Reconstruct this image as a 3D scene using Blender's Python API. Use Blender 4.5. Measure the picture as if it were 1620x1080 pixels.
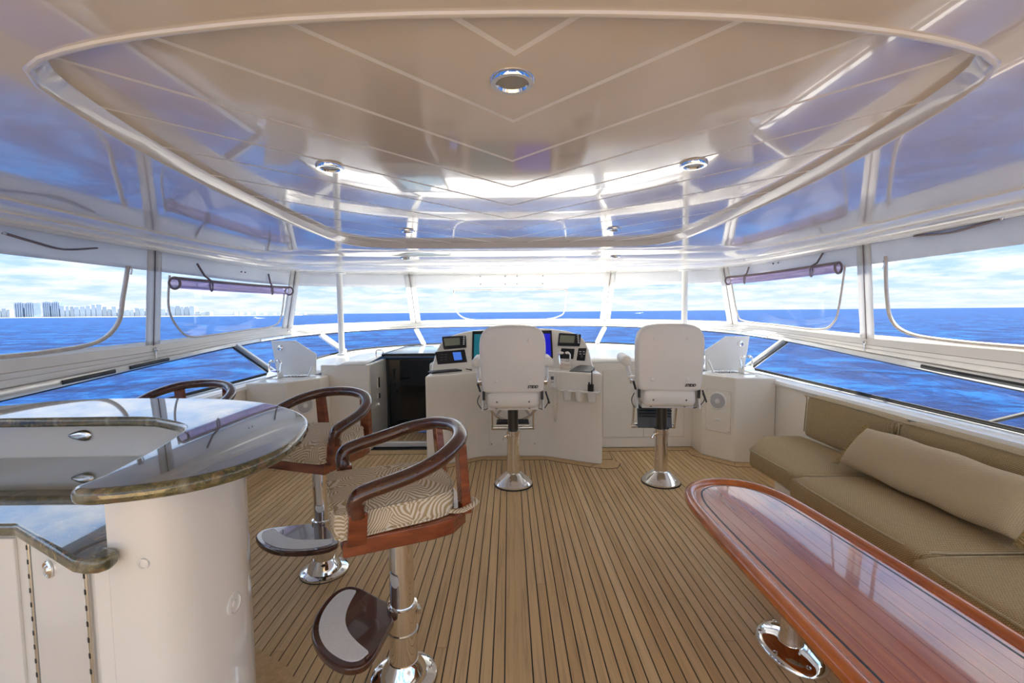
import bpy, bmesh, math, random
from mathutils import Vector, Matrix
random.seed(7)
PI = math.pi
for o in list(bpy.data.objects):
    bpy.data.objects.remove(o)
S = bpy.context.scene
C = S.collection

# ------------------------------------------------------------------ camera
cam_d = bpy.data.cameras.new('camera')
cam = bpy.data.objects.new('camera', cam_d)
C.objects.link(cam)
S.camera = cam
cam_d.sensor_width = 36.0
cam_d.lens = 16.0                       # f = 720 px on a 1620 px frame
cam_d.clip_start, cam_d.clip_end = 0.05, 120000
PITCH, YAW, ROLL = math.atan(46.5/720), math.atan(4.4/720), math.radians(.53)
fw = Vector((math.sin(YAW)*math.cos(PITCH), math.cos(YAW)*math.cos(PITCH), -math.sin(PITCH)))
rt = Vector((math.cos(YAW), -math.sin(YAW), 0))
up = rt.cross(fw)
M3 = Matrix((rt, up, -fw)).transposed() @ Matrix.Rotation(-ROLL, 3, 'Z')
cam.matrix_world = Matrix.Translation((-.02, 0, 1.45)) @ M3.to_4x4()

# ------------------------------------------------------------------ exposure, world, sun
S.view_settings.view_transform = 'Standard'
S.view_settings.look = 'None'
S.view_settings.exposure = 1.85
S.view_settings.gamma = 1.0
S.view_settings.use_curve_mapping = False

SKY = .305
def make_world():
    w = bpy.data.worlds.new('sky')
    S.world = w
    w.use_nodes = True
    nt = w.node_tree
    N, L = nt.nodes, nt.links
    N.clear()
    out = N.new('ShaderNodeOutputWorld')
    bg = N.new('ShaderNodeBackground')
    tc = N.new('ShaderNodeTexCoord')
    sep = N.new('ShaderNodeSeparateXYZ')
    L.new(tc.outputs['Generated'], sep.inputs[0])
    mx = N.new('ShaderNodeMath'); mx.operation = 'MAXIMUM'; mx.inputs[1].default_value = 0.0
    L.new(sep.outputs[2], mx.inputs[0])
    ramp = N.new('ShaderNodeValToRGB')
    e = ramp.color_ramp.elements
    e[0].position, e[0].color = 0.0, (.76, .88, 1.0, 1)
    e[1].position, e[1].color = 1.0, (.16, .37, .80, 1)
    for p, c in ((.05, (.50, .71, 1.0, 1)), (.14, (.36, .58, .97, 1)), (.4, (.25, .50, .92, 1))):
        el = e.new(p); el.color = c
    L.new(mx.outputs[0], ramp.inputs[0])
    # clouds on a plane overhead
    ad = N.new('ShaderNodeMath'); ad.operation = 'ADD'; ad.inputs[1].default_value = .11
    L.new(mx.outputs[0], ad.inputs[0])
    dx = N.new('ShaderNodeMath'); dx.operation = 'DIVIDE'
    dy = N.new('ShaderNodeMath'); dy.operation = 'DIVIDE'
    L.new(sep.outputs[0], dx.inputs[0]); L.new(ad.outputs[0], dx.inputs[1])
    L.new(sep.outputs[1], dy.inputs[0]); L.new(ad.outputs[0], dy.inputs[1])
    cb = N.new('ShaderNodeCombineXYZ')
    L.new(dx.outputs[0], cb.inputs[0]); L.new(dy.outputs[0], cb.inputs[1])
    nz = N.new('ShaderNodeTexNoise')
    nz.inputs['Scale'].default_value = 1.7
    nz.inputs['Detail'].default_value = 9
    nz.inputs['Roughness'].default_value = .62
    L.new(cb.outputs[0], nz.inputs['Vector'])
    cr = N.new('ShaderNodeValToRGB')
    cr.color_ramp.elements[0].position = .41
    cr.color_ramp.elements[1].position = .62
    L.new(nz.outputs['Fac'], cr.inputs[0])
    mixc = N.new('ShaderNodeMix'); mixc.data_type = 'RGBA'
    L.new(cr.outputs[0], mixc.inputs[0])
    L.new(ramp.outputs[0], mixc.inputs[6])
    mixc.inputs[7].default_value = (.96, .98, 1.0, 1)
    L.new(mixc.outputs[2], bg.inputs[0])
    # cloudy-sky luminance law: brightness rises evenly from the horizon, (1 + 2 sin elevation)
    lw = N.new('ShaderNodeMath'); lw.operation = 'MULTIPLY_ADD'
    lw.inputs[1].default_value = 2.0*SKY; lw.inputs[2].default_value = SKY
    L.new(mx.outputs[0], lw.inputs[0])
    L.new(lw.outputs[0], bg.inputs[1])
    L.new(bg.outputs[0], out.inputs[0])
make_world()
S.cycles.max_bounces = 16
S.cycles.diffuse_bounces = 8
S.cycles.transparent_max_bounces = 16

sun_d = bpy.data.lights.new('sun', 'SUN')
sun_d.energy = 6.6
sun_d.angle = math.radians(1.5)
sun_d.color = (1.0, .95, .87)
sun = bpy.data.objects.new('sun', sun_d)
C.objects.link(sun)
SUN_EL, SUN_AZ = 66, 35             # elevation; compass from +Y (ahead) clockwise
d = Vector((math.sin(math.radians(SUN_AZ))*math.cos(math.radians(SUN_EL)),
            math.cos(math.radians(SUN_AZ))*math.cos(math.radians(SUN_EL)), math.sin(math.radians(SUN_EL))))
sun.rotation_euler = d.to_track_quat('Z', 'Y').to_euler()

# ------------------------------------------------------------------ materials
MAT = {}
def mat(name, color=(.8,.8,.8), rough=.5, metal=0.0, coat=0.0, spec=.5, emit=None, es=1.0, coat_rough=.03):
    m = bpy.data.materials.new(name)
    m.use_nodes = True
    b = m.node_tree.nodes['Principled BSDF']
    b.inputs['Base Color'].default_value = (*color, 1)
    b.inputs['Roughness'].default_value = rough
    b.inputs['Metallic'].default_value = metal
    b.inputs['Coat Weight'].default_value = coat
    b.inputs['Coat Roughness'].default_value = coat_rough
    b.inputs['Specular IOR Level'].default_value = spec
    if emit:
        b.inputs['Emission Color'].default_value = (*emit, 1)
        b.inputs['Emission Strength'].default_value = es
    MAT[name] = m
    return m, m.node_tree.nodes, m.node_tree.links, b

def coords(N, L, scale=(1,1,1), kind='Object', rot=(0,0,0)):
    tc = N.new('ShaderNodeTexCoord')
    mp = N.new('ShaderNodeMapping')
    mp.inputs['Scale'].default_value = scale
    mp.inputs['Rotation'].default_value = rot
    L.new(tc.outputs[kind], mp.inputs[0])
    return mp.outputs[0]

def noise(N, L, vec, scale, detail=4, rough=.55, dist=0):
    n = N.new('ShaderNodeTexNoise')
    n.inputs['Scale'].default_value = scale
    n.inputs['Detail'].default_value = detail
    n.inputs['Roughness'].default_value = rough
    n.inputs['Distortion'].default_value = dist
    L.new(vec, n.inputs['Vector'])
    return n.outputs['Fac']

def ramp(N, L, fac, stops):
    r = N.new('ShaderNodeValToRGB')
    e = r.color_ramp.elements
    e[0].position, e[0].color = stops[0][0], (*stops[0][1], 1)
    e[1].position, e[1].color = stops[-1][0], (*stops[-1][1], 1)
    for p, c in stops[1:-1]:
        x = e.new(p); x.color = (*c, 1)
    L.new(fac, r.inputs[0])
    return r.outputs[0]

def mathn(N, L, op, a, b=None):
    m = N.new('ShaderNodeMath'); m.operation = op
    for i, v in enumerate((a, b)):
        if v is None: continue
        if isinstance(v, (int, float)): m.inputs[i].default_value = v
        else: L.new(v, m.inputs[i])
    return m.outputs[0]

def mixc(N, L, fac, a, b, blend='MIX'):
    m = N.new('ShaderNodeMix'); m.data_type = 'RGBA'; m.blend_type = blend
    for i, v in ((0, fac), (6, a), (7, b)):
        if isinstance(v, (int, float)): m.inputs[i].default_value = v
        elif isinstance(v, tuple): m.inputs[i].default_value = (*v, 1)
        else: L.new(v, m.inputs[i])
    return m.outputs[2]

def bump(N, L, b, height, strength=.3, dist=.01):
    n = N.new('ShaderNodeBump')
    n.inputs['Strength'].default_value = strength
    n.inputs['Distance'].default_value = dist
    L.new(height, n.inputs['Height'])
    L.new(n.outputs[0], b.inputs['Normal'])

def plain(name, color, rough, vary=.06, scale=3.0, **kw):
    """a painted or moulded surface: one colour with a faint cloudy variation"""
    m, N, L, b = mat(name, color, rough, **kw)
    v = coords(N, L)
    f = noise(N, L, v, scale, 3)
    c = ramp(N, L, f, [(.3, tuple(x*(1-vary) for x in color)), (.7, tuple(min(1, x*(1+vary)) for x in color))])
    L.new(c, b.inputs['Base Color'])
    return m, N, L, b

plain('gelcoat', (.88, .84, .75), .22, .02, coat=.4)
plain('gelcoat_white', (.86, .85, .81), .2, .02, coat=.4)
plain('bar_white', (.88, .86, .81), .16, .02, coat=.6)
plain('headliner', (.81, .755, .68), .10, .015, coat=.6, coat_rough=.012)
plain('headliner_rim', (.86, .83, .75), .16, .015, coat=.6, coat_rough=.02)
plain('lip_white', (.86, .84, .78), .15, .02, coat=.5)
plain('groove_white', (.97, .96, .93), .5, .02)
plain('vinyl_white', (.88, .85, .79), .38, .02)
plain('chair_shell', (.91, .89, .84), .3, .02)
plain('chair_metal', (.80, .80, .78), .3, .02)
plain('black', (.012, .012, .013), .35, .1)
plain('rubber', (.015, .015, .015), .6, .1)
plain('dark_tube', (.07, .065, .055), .35, .1, metal=.6)
plain('caulk', (.012, .011, .010), .6, .1)
plain('grey_plastic', (.10, .11, .12), .4, .1)
plain('speaker_white', (.82, .82, .80), .4, .03)
plain('speaker_mesh', (.52, .53, .54), .6, .05, scale=200)
plain('white_pad', (.84, .84, .82), .55, .05, scale=120)
plain('zip_tape', (.62, .55, .47), .7, .1, scale=20)
plain('zip_white', (.78, .76, .72), .6, .05)
plain('strap', (.20, .15, .14), .7, .1)
plain('lcd', (.26, .28, .20), .25, .03)
plain('foam_line', (.72, .70, .66), .5, .05)
plain('cord_cream', (.75, .70, .60), .5, .03)
plain('beam_white', (.84, .83, .79), .3, .02, coat=.3)
for nm, c, es in (('screen_teal', (.005, .20, .27), .16), ('screen_blue', (.004, .006, .42), .3), ('screen_small', (.05, .16, .62), .3)):
    mat(nm, (.01, .01, .01), .1, emit=c, es=es)
mat('chrome', (.86, .85, .83), .045, metal=1.0)
mat('brushed', (.72, .71, .68), .22, metal=1.0)
mat('alu_frame', (.80, .78, .73), .28, metal=.5)
mat('smoked', (.003, .006, .010), .02, spec=.5)
mat('lamp_glass', (.35, .36, .33), .25)

# canvas: cream marine fabric with soft creases
m, N, L, b = mat('canvas', (.74, .72, .68), .75)
v = coords(N, L)
f = noise(N, L, v, 5, 4, .6, .6)
L.new(ramp(N, L, f, [(.3, (.80, .79, .77)), (.7, (.87, .86, .84))]), b.inputs['Base Color'])
bump(N, L, b, f, .35, .02)
# light comes through canvas a little
b.inputs['Transmission Weight'].default_value = 0.0
tr = N.new('ShaderNodeBsdfTranslucent'); tr.inputs[0].default_value = (.86, .85, .83, 1)
ms = N.new('ShaderNodeMixShader'); ms.inputs[0].default_value = .46
outn = [n for n in N if n.type == 'OUTPUT_MATERIAL'][0]
L.new(b.outputs[0], ms.inputs[1]); L.new(tr.outputs[0], ms.inputs[2]); L.new(ms.outputs[0], outn.inputs[0])

def sheet(name, tint, ior, haze, boost=1.0, hazecol=(.9,.9,.92)):
    """thin clear sheet: see-through, mirror-like by Fresnel, a touch of haze"""
    m = bpy.data.materials.new(name); m.use_nodes = True
    N, L = m.node_tree.nodes, m.node_tree.links
    N.clear()
    o = N.new('ShaderNodeOutputMaterial')
    t = N.new('ShaderNodeBsdfTransparent'); t.inputs[0].default_value = (*tint, 1)
    g = N.new('ShaderNodeBsdfGlossy'); g.inputs['Roughness'].default_value = .02
    fr = N.new('ShaderNodeFresnel'); fr.inputs[0].default_value = ior
    f = mathn(N, L, 'MULTIPLY', fr.outputs[0], boost)
    a = N.new('ShaderNodeMixShader')
    L.new(f, a.inputs[0]); L.new(t.outputs[0], a.inputs[1]); L.new(g.outputs[0], a.inputs[2])
    dd = N.new('ShaderNodeBsdfDiffuse'); dd.inputs[0].default_value = (*hazecol, 1)
    h = N.new('ShaderNodeMixShader')
    nz = noise(N, L, coords(N, L), 2.2, 3)
    hz = N.new('ShaderNodeMath'); hz.operation = 'MULTIPLY'; hz.inputs[1].default_value = haze*2
    L.new(nz, hz.inputs[0])
    L.new(hz.outputs[0], h.inputs[0]); L.new(a.outputs[0], h.inputs[1]); L.new(dd.outputs[0], h.inputs[2])
    L.new(h.outputs[0], o.inputs[0])
    MAT[name] = m
sheet('clear_vinyl', (.98, .983, .99), 1.2, .002, .05)
sheet('glass', (.96, .97, .985), 1.25, .0, .06)
sheet('tinted_vinyl', (.86, .80, .93), 1.3, .14, .5, (.78, .70, .84))
sheet('hatch_glass', (.30, .40, .48), 1.5, .02, 1.0)

# teak deck: every plank takes its own tone
m, N, L, b = mat('teak', (.5, .32, .15), .55, spec=.25)
v = coords(N, L, (60, 2.2, 10))
oi = N.new('ShaderNodeObjectInfo')
va = N.new('ShaderNodeVectorMath'); va.operation = 'ADD'
sc = N.new('ShaderNodeVectorMath'); sc.operation = 'SCALE'; sc.inputs[0].default_value = (37, 91, 13)
L.new(oi.outputs['Random'], sc.inputs['Scale']); L.new(v, va.inputs[0]); L.new(sc.outputs[0], va.inputs[1])
f1 = noise(N, L, va.outputs[0], 1.0, 6, .65, .4)
f2 = noise(N, L, coords(N, L, (1, .4, 1)), 2.0, 3)
tone = ramp(N, L, oi.outputs['Random'], [(0, (.62, .415, .20)), (.35, (.70, .485, .25)), (.7, (.65, .44, .215)), (1, (.78, .575, .32))])
grain = ramp(N, L, f1, [(.28, (.68, .66, .62)), (.5, (1, 1, 1)), (.75, (1.12, 1.10, 1.06))])
c = mixc(N, L, 1.0, tone, grain, 'MULTIPLY')
c = mixc(N, L, mathn(N, L, 'MULTIPLY', f2, .22), c, (.42, .34, .26))
L.new(c, b.inputs['Base Color'])
bump(N, L, b, f1, .12, .003)
# pale margin teak
m, N, L, b = mat('teak_margin', (.6, .41, .2), .5, spec=.25)
v = coords(N, L, (9, 9, 9))
f1 = noise(N, L, v, 3.0, 6, .6, 1.2)
L.new(ramp(N, L, f1, [(.3, (.52, .34, .16)), (.7, (.70, .49, .26))]), b.inputs['Base Color'])

def wood(name, dark, light, stretch, scale, rough=.25, coat=1.0):
    m, N, L, b = mat(name, light, rough, coat=coat)
    v = coords(N, L, stretch)
    f = noise(N, L, v, scale, 7, .62, .7)
    g = noise(N, L, v, scale*6, 3, .6)
    c = ramp(N, L, f, [(.28, dark), (.52, tuple((x+y)/2 for x, y in zip(dark, light))), (.75, light)])
    c = mixc(N, L, .18, c, ramp(N, L, g, [(.3, (.55, .5, .45)), (.7, (1, 1, 1))]), 'MULTIPLY')
    L.new(c, b.inputs['Base Color'])
wood('mahogany', (.115, .020, .006), (.36, .085, .022), (3, 3, 14), 1.6)
wood('mahogany_dark', (.036, .010, .005), (.12, .032, .012), (4, 4, 4), 2.0, .2)
wood('table_wood', (.27, .038, .005), (.60, .14, .020), (26, 1.2, 10), 1.0, .2)
wood('table_rim', (.38, .075, .009), (.70, .20, .030), (10, 2.5, 8), 1.0, .2)

# granite: black-green with rust and gold crystals
m, N, L, b = mat('granite', (.05, .05, .03), .06, coat=1.0, coat_rough=.01)
v = coords(N, L)
f = noise(N, L, v, 22, 9, .72, 1.8)
big = noise(N, L, v, 2.2, 5, .6, 1.0)
c1 = ramp(N, L, f, [(.34, (.004, .007, .004)), (.46, (.03, .04, .014)), (.54, (.11, .11, .03)), (.62, (.34, .27, .10)), (.70, (.06, .02, .01))])
vo = N.new('ShaderNodeTexVoronoi'); vo.inputs['Scale'].default_value = 46; L.new(v, vo.inputs['Vector'])
sp = ramp(N, L, vo.outputs['Color'], [(.25, (.02, .02, .012)), (.55, (.16, .14, .06)), (.85, (.36, .16, .07))])
c = mixc(N, L, .35, c1, sp)
c = mixc(N, L, ramp(N, L, big, [(.4, (0, 0, 0)), (.62, (1, 1, 1))]), c, mixc(N, L, .55, c, (.20, .185, .12)))
wv = N.new('ShaderNodeTexWave'); wv.inputs['Scale'].default_value = 1.6; wv.inputs['Distortion'].default_value = 9; wv.inputs['Detail'].default_value = 5
L.new(v, wv.inputs['Vector'])
vein = ramp(N, L, wv.outputs['Fac'], [(.0, (1, 1, 1)), (.05, (0, 0, 0)), (1, (0, 0, 0))])
c = mixc(N, L, mathn(N, L, 'MULTIPLY', vein, .4), c, (.34, .32, .24))
L.new(c, b.inputs['Base Color'])

# settee fabric: olive-tan chenille weave
def weave(name, ca, cb, scale):
    m, N, L, b = mat(name, ca, .9, spec=.15)
    v = coords(N, L)
    w1 = N.new('ShaderNodeTexWave'); w1.inputs['Scale'].default_value = scale; w1.bands_direction = 'DIAGONAL'
    w1.inputs['Distortion'].default_value = 2.0; w1.inputs['Detail'].default_value = 2; w1.inputs['Detail Scale'].default_value = 3
    L.new(v, w1.inputs['Vector'])
    w2 = N.new('ShaderNodeTexWave'); w2.inputs['Scale'].default_value = scale*.9; w2.bands_direction = 'Y'
    w2.inputs['Distortion'].default_value = 2.0
    L.new(v, w2.inputs['Vector'])
    f = mathn(N, L, 'MULTIPLY', w1.outputs['Fac'], w2.outputs['Fac'])
    g = noise(N, L, v, 9, 4)
    c = ramp(N, L, f, [(.05, ca), (.6, cb)])
    c = mixc(N, L, mathn(N, L, 'MULTIPLY', g, .5), c, tuple((x+y)*.42 for x, y in zip(ca, cb)))
    L.new(c, b.inputs['Base Color'])
    bump(N, L, b, f, .5, .004)
weave('settee_fabric', (.29, .205, .10), (.70, .55, .33), 55)
weave('bolster_fabric', (.50, .39, .24), (.70, .58, .39), 60)
plain('piping', (.46, .37, .22), .8, .1, scale=40)
plain('fringe', (.42, .30, .12), .9, .25, scale=60)

# palm-frond print of the stool cushions
m, N, L, b = mat('palm_fabric', (.7, .6, .45), .9, spec=.15)
v = coords(N, L)
nzv = N.new('ShaderNodeTexNoise'); nzv.inputs['Scale'].default_value = 5; L.new(v, nzv.inputs['Vector'])
wob = N.new('ShaderNodeVectorMath'); wob.operation = 'SCALE'; wob.inputs['Scale'].default_value = .10
L.new(nzv.outputs['Color'], wob.inputs[0])
pv = N.new('ShaderNodeVectorMath'); pv.operation = 'ADD'; L.new(v, pv.inputs[0]); L.new(wob.outputs[0], pv.inputs[1])
vo = N.new('ShaderNodeTexVoronoi'); vo.inputs['Scale'].default_value = 7.5; L.new(pv.outputs[0], vo.inputs['Vector'])
sub = N.new('ShaderNodeVectorMath'); sub.operation = 'SUBTRACT'; L.new(pv.outputs[0], sub.inputs[0]); L.new(vo.outputs['Position'], sub.inputs[1])
sx = N.new('ShaderNodeSeparateColor'); L.new(vo.outputs['Color'], sx.inputs[0])
ang = mathn(N, L, 'MULTIPLY', sx.outputs[0], 6.283)
rot = N.new('ShaderNodeVectorRotate'); rot.rotation_type = 'AXIS_ANGLE'
rot.inputs['Axis'].default_value = (.35, .25, .9)
L.new(sub.outputs[0], rot.inputs['Vector']); L.new(ang, rot.inputs['Angle'])
s3 = N.new('ShaderNodeSeparateXYZ'); L.new(rot.outputs[0], s3.inputs[0])
ax = mathn(N, L, 'ABSOLUTE', s3.outputs[0])
q = mathn(N, L, 'ADD', mathn(N, L, 'MULTIPLY', ax, 1.1), s3.outputs[1])
q = mathn(N, L, 'ADD', q, mathn(N, L, 'MULTIPLY', s3.outputs[2], .8))
st = mathn(N, L, 'SINE', mathn(N, L, 'MULTIPLY', q, 400.0))
c = ramp(N, L, mathn(N, L, 'ADD', mathn(N, L, 'MULTIPLY', st, .5), .5), [(.40, (.47, .36, .21)), (.62, (.80, .74, .62))])
L.new(c, b.inputs['Base Color'])

# sea: deep blue swell
m, N, L, b = mat('sea_water', (.01, .1, .42), .35, spec=.02)
v = coords(N, L)
f1 = noise(N, L, coords(N, L, (.11, .11, 1)), 1.0, 9, .72, .8)
f2 = noise(N, L, coords(N, L, (.9, 1.6, 1)), 1.0, 5, .6, .3)
f3 = noise(N, L, coords(N, L, (.012, .03, 1)), 1.0, 3, .5)
f = mathn(N, L, 'ADD', f1, mathn(N, L, 'MULTIPLY', f2, .35))
c = ramp(N, L, mathn(N, L, 'MULTIPLY', f, .74), [(.43, (.0002, .0064, .040)), (.5, (.0004, .021, .098)), (.57, (.0036, .068, .20))])
c = mixc(N, L, mathn(N, L, 'MULTIPLY', f3, .35), c, (.0003, .023, .105))
L.new(c, b.inputs['Base Color'])
bump(N, L, b, f, 1.0, 1.2)
plain('foam', (.85, .88, .90), .8, .05)
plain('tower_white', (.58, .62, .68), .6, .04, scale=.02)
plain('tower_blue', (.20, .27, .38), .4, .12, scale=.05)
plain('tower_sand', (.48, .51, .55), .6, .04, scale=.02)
plain('beach', (.20, .22, .17), .9, .3, scale=.01)

# ------------------------------------------------------------------ geometry helpers
class MB:
    def __init__(s): s.v, s.f = [], []
    def add(s, vs, fs):
        o = len(s.v)
        s.v += [tuple(p) for p in vs]
        s.f += [tuple(i+o for i in q) for q in fs]
        return s
    def box(s, x0, x1, y0, y1, z0, z1):
        v = [(x, y, z) for z in (z0, z1) for y in (y0, y1) for x in (x0, x1)]
        return s.add(v, [(0,2,3,1), (4,5,7,6), (0,1,5,4), (2,6,7,3), (0,4,6,2), (1,3,7,5)])
    def obox(s, c, half, axes):
        c = Vector(c); A = [Vector(a).normalized() for a in axes]
        v = [c + A[0]*x*half[0] + A[1]*y*half[1] + A[2]*z*half[2] for z in (-1,1) for y in (-1,1) for x in (-1,1)]
        return s.add(v, [(0,2,3,1), (4,5,7,6), (0,1,5,4), (2,6,7,3), (0,4,6,2), (1,3,7,5)])
    def bar(s, a, b, w, t, upv=(0,0,1)):
        a, b = Vector(a), Vector(b)
        d = (b-a); l = d.length; d.normalize()
        sd = d.cross(Vector(upv))
        if sd.length < 1e-4: sd = d.cross(Vector((1,0,0)))
        sd.normalize(); u = sd.cross(d)
        return s.obox((a+b)/2, (l/2, w/2, t/2), (d, sd, u))
    def prism(s, poly, z0, z1):
        n = len(poly)
        ar = sum(poly[i][0]*poly[(i+1)%n][1]-poly[(i+1)%n][0]*poly[i][1] for i in range(n))
        if ar < 0: poly = poly[::-1]
        v = [(x, y, z0) for x, y in poly] + [(x, y, z1) for x, y in poly]
        return s.add(v, [tuple(range(n-1,-1,-1)), tuple(range(n, 2*n))] + [(i, (i+1)%n, n+(i+1)%n, n+i) for i in range(n)])
    def loft(s, loops, closed=True, cap=True):
        n = len(loops[0]); o = []
        v = [p for l in loops for p in l]
        for k in range(len(loops)-1):
            for i in range(n if closed else n-1):
                j = (i+1) % n
                o.append((k*n+i, k*n+j, (k+1)*n+j, (k+1)*n+i))
        if cap:
            o.append(tuple(range(n-1,-1,-1))); o.append(tuple(range((len(loops)-1)*n, len(loops)*n)))
        return s.add(v, o)
    def lathe(s, prof, n=24, c=(0,0,0), axis=(0,0,1), cap=True):
        q = Vector((0,0,1)).rotation_difference(Vector(axis).normalized())
        loops = [[Vector(c) + q @ Vector((r*math.cos(2*PI*i/n), r*math.sin(2*PI*i/n), z)) for i in range(n)] for r, z in prof]
        return s.loft(loops, True, cap)
    def tube(s, path, r, n=10, closed=False, r2=None, upv=None):
        P = [Vector(p) for p in path]; m = len(P); loops = []
        nv = None
        for i in range(m):
            a = P[(i-1) % m] if (closed or i) else P[i]
            b = P[(i+1) % m] if (closed or i < m-1) else P[i]
            t = (b-a).normalized()
            if upv is not None:
                sd = t.cross(Vector(upv)); sd.normalize(); u = sd.cross(t)
            else:
                if nv is None:
                    nv = t.orthogonal().normalized()
                nv = (nv - t*nv.dot(t)).normalized()
                sd, u = nv, t.cross(nv)
            rr = r[i] if isinstance(r, (list, tuple)) else r
            rb = rr if r2 is None else r2
            loops.append([P[i] + sd*rr*math.cos(2*PI*k/n) + u*rb*math.sin(2*PI*k/n) for k in range(n)])
        if closed: loops.append(loops[0])
        return s.loft(loops, True, not closed)
    def strip(s, A, B):
        return s.loft([A, B], False, False)
    def rbox(s, c, half, r, n=6, crown=0, crown_sides=0):
        hx, hy, hz = half; V = {}; F = []
        def vid(p):
            k = tuple(round(x, 5) for x in p)
            if k not in V: V[k] = len(V)
            return V[k]
        g = [-1+2*i/n for i in range(n+1)]
        # denser near the edges
        g = [math.copysign(1-(1-abs(x))**1.7, x) for x in g]
        for ax in range(3):
            for sg in (-1, 1):
                for i in range(n):
                    for j in range(n):
                        q = []
                        for a, b in ((i,j), (i+1,j), (i+1,j+1), (i,j+1)):
                            p = [0,0,0]; p[ax] = sg; p[(ax+1)%3] = g[a]; p[(ax+2)%3] = g[b]
                            q.append(vid(p))
                        F.append(q if sg > 0 else q[::-1])
        out = []
        for p in V:
            P = Vector((p[0]*hx, p[1]*hy, p[2]*hz))
            K = Vector([max(-(h-r), min(h-r, x)) for x, h in zip(P, half)])
            d = P-K
            if d.length > 1e-6: d = d.normalized()*r
            Q = K+d
            k = (1-p[0]**2)*(1-p[1]**2)
            Q.z += crown*k*(1 if p[2] > 0 else 0)*abs(p[2])
            if crown_sides:
                Q.x += crown_sides*(1-p[1]**2)*(1-p[2]**2)*p[0]
                Q.y += crown_sides*(1-p[0]**2)*(1-p[2]**2)*p[1]
            out.append(Q+Vector(c))
        return s.add(out, F)
    def ball(s, c, r, n=12, sc=(1,1,1)):
        prof = [(max(r*math.sin(PI*i/n), 1e-4), -r*math.cos(PI*i/n)) for i in range(n+1)]
        k = len(s.v); s.lathe(prof, n*2, (0,0,0))
        s.v[k:] = [(c[0]+p[0]*sc[0], c[1]+p[1]*sc[1], c[2]+p[2]*sc[2]) for p in s.v[k:]]
        return s
    def xf(s, M):
        s.v = [tuple(M @ Vector(p)) for p in s.v]; return s

def build(mb, name, material, parent=None, smooth=35, bevel=0, seg=2, solid=0, world=False, kind=None, weld=False):
    me = bpy.data.meshes.new(name)
    vs = mb.v
    if world and parent is not None:
        l = parent.location
        vs = [(p[0]-l[0], p[1]-l[1], p[2]-l[2]) for p in vs]
    me.from_pydata([tuple(p) for p in vs], [], mb.f)
    me.validate()
    bm = bmesh.new(); bm.from_mesh(me)
    if weld: bmesh.ops.remove_doubles(bm, verts=bm.verts, dist=2e-4)
    bmesh.ops.recalc_face_normals(bm, faces=bm.faces)
    bm.to_mesh(me); bm.free()
    me.materials.append(MAT[material])
    if smooth:
        for p in me.polygons: p.use_smooth = True
        me.set_sharp_from_angle(angle=math.radians(smooth))
    o = bpy.data.objects.new(name, me)
    C.objects.link(o)
    if parent is not None: o.parent = parent
    if solid:
        s = o.modifiers.new('solid', 'SOLIDIFY'); s.thickness = solid; s.offset = 0
    if bevel:
        bv = o.modifiers.new('bevel', 'BEVEL'); bv.width = bevel; bv.segments = seg
        bv.limit_method = 'ANGLE'; bv.angle_limit = math.radians(40); bv.harden_normals = True
    if kind: o['kind'] = kind
    return o

def tag(o, label, cat, group=None, kind=None):
    o['label'] = label; o['category'] = cat
    if group: o['group'] = group
    if kind: o['kind'] = kind
    return o

def thing(name, label, cat, loc=(0,0,0), rz=0, group=None):
    o = bpy.data.objects.new(name, None)
    o.empty_display_size = .1
    C.objects.link(o); o.location = loc; o.rotation_euler = (0, 0, rz)
    return tag(o, label, cat, group)

def copy_tree(o, parent=None):
    c = o.copy(); C.objects.link(c); c.parent = parent
    for ch in list(o.children): copy_tree(ch, c)
    return c

def structure(name, mb, m, parent=None, **kw):
    o = build(mb, name, m, parent, **kw)
    if parent is None: o['kind'] = 'structure'
    return o

def catmull(K, n=8, closed=False):
    K = [Vector(k) for k in K]; out = []
    m = len(K)
    for i in range(m if closed else m-1):
        if closed: p = [K[(i+j) % m] for j in (-1, 0, 1, 2)]
        else: p = [K[max(i-1, 0)], K[i], K[i+1], K[min(i+2, m-1)]]
        for j in range(n):
            t = j/n
            out.append(.5*(2*p[1] + (p[2]-p[0])*t + (2*p[0]-5*p[1]+4*p[2]-p[3])*t*t + (3*p[1]-p[0]-3*p[2]+p[3])*t**3))
    if not closed: out.append(K[-1])
    return out

def resample(P, n, closed=False):
    P = [Vector(p) for p in P]
    if closed: P = P+[P[0]]
    L = [0]
    for a, b in zip(P, P[1:]): L.append(L[-1]+(b-a).length)
    out = []; k = 0; m = n if closed else n-1
    for i in range(n):
        s = L[-1]*i/m
        while k < len(P)-2 and L[k+1] < s: k += 1
        t = (s-L[k])/max(L[k+1]-L[k], 1e-9)
        out.append(P[k].lerp(P[k+1], min(max(t, 0), 1)))
    return out

def mirror(poly): return [(-p[0],)+tuple(p[1:]) for p in poly][::-1]
# ------------------------------------------------------------------ sea and shore
SEA = -6.0
o = build(MB().add([(-60000,-60000,SEA), (60000,-60000,SEA), (60000,60000,SEA), (-60000,60000,SEA)], [(0,1,2,3)]), 'sea', 'sea_water', smooth=0)
tag(o, 'open choppy blue sea running out to the horizon', 'sea', kind='stuff')

def far_x(u, D): return (u-806)/720*D
def far_z(u, v, D): return 1.45 + (493.5+(806-u)*.00925-v)/720*D
DS = 2600.0
LAND = SEA+4
shore = MB().box(far_x(-900, DS), far_x(490, DS), DS-60, DS+400, SEA-2, LAND)
shore.v = [(p[0], p[1]-(40 if p[2] < SEA else 0), p[2]) for p in shore.v]
tag(build(shore, 'shoreline', 'beach', smooth=0), 'low sandy and green shore under the far towers', 'shore')

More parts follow.
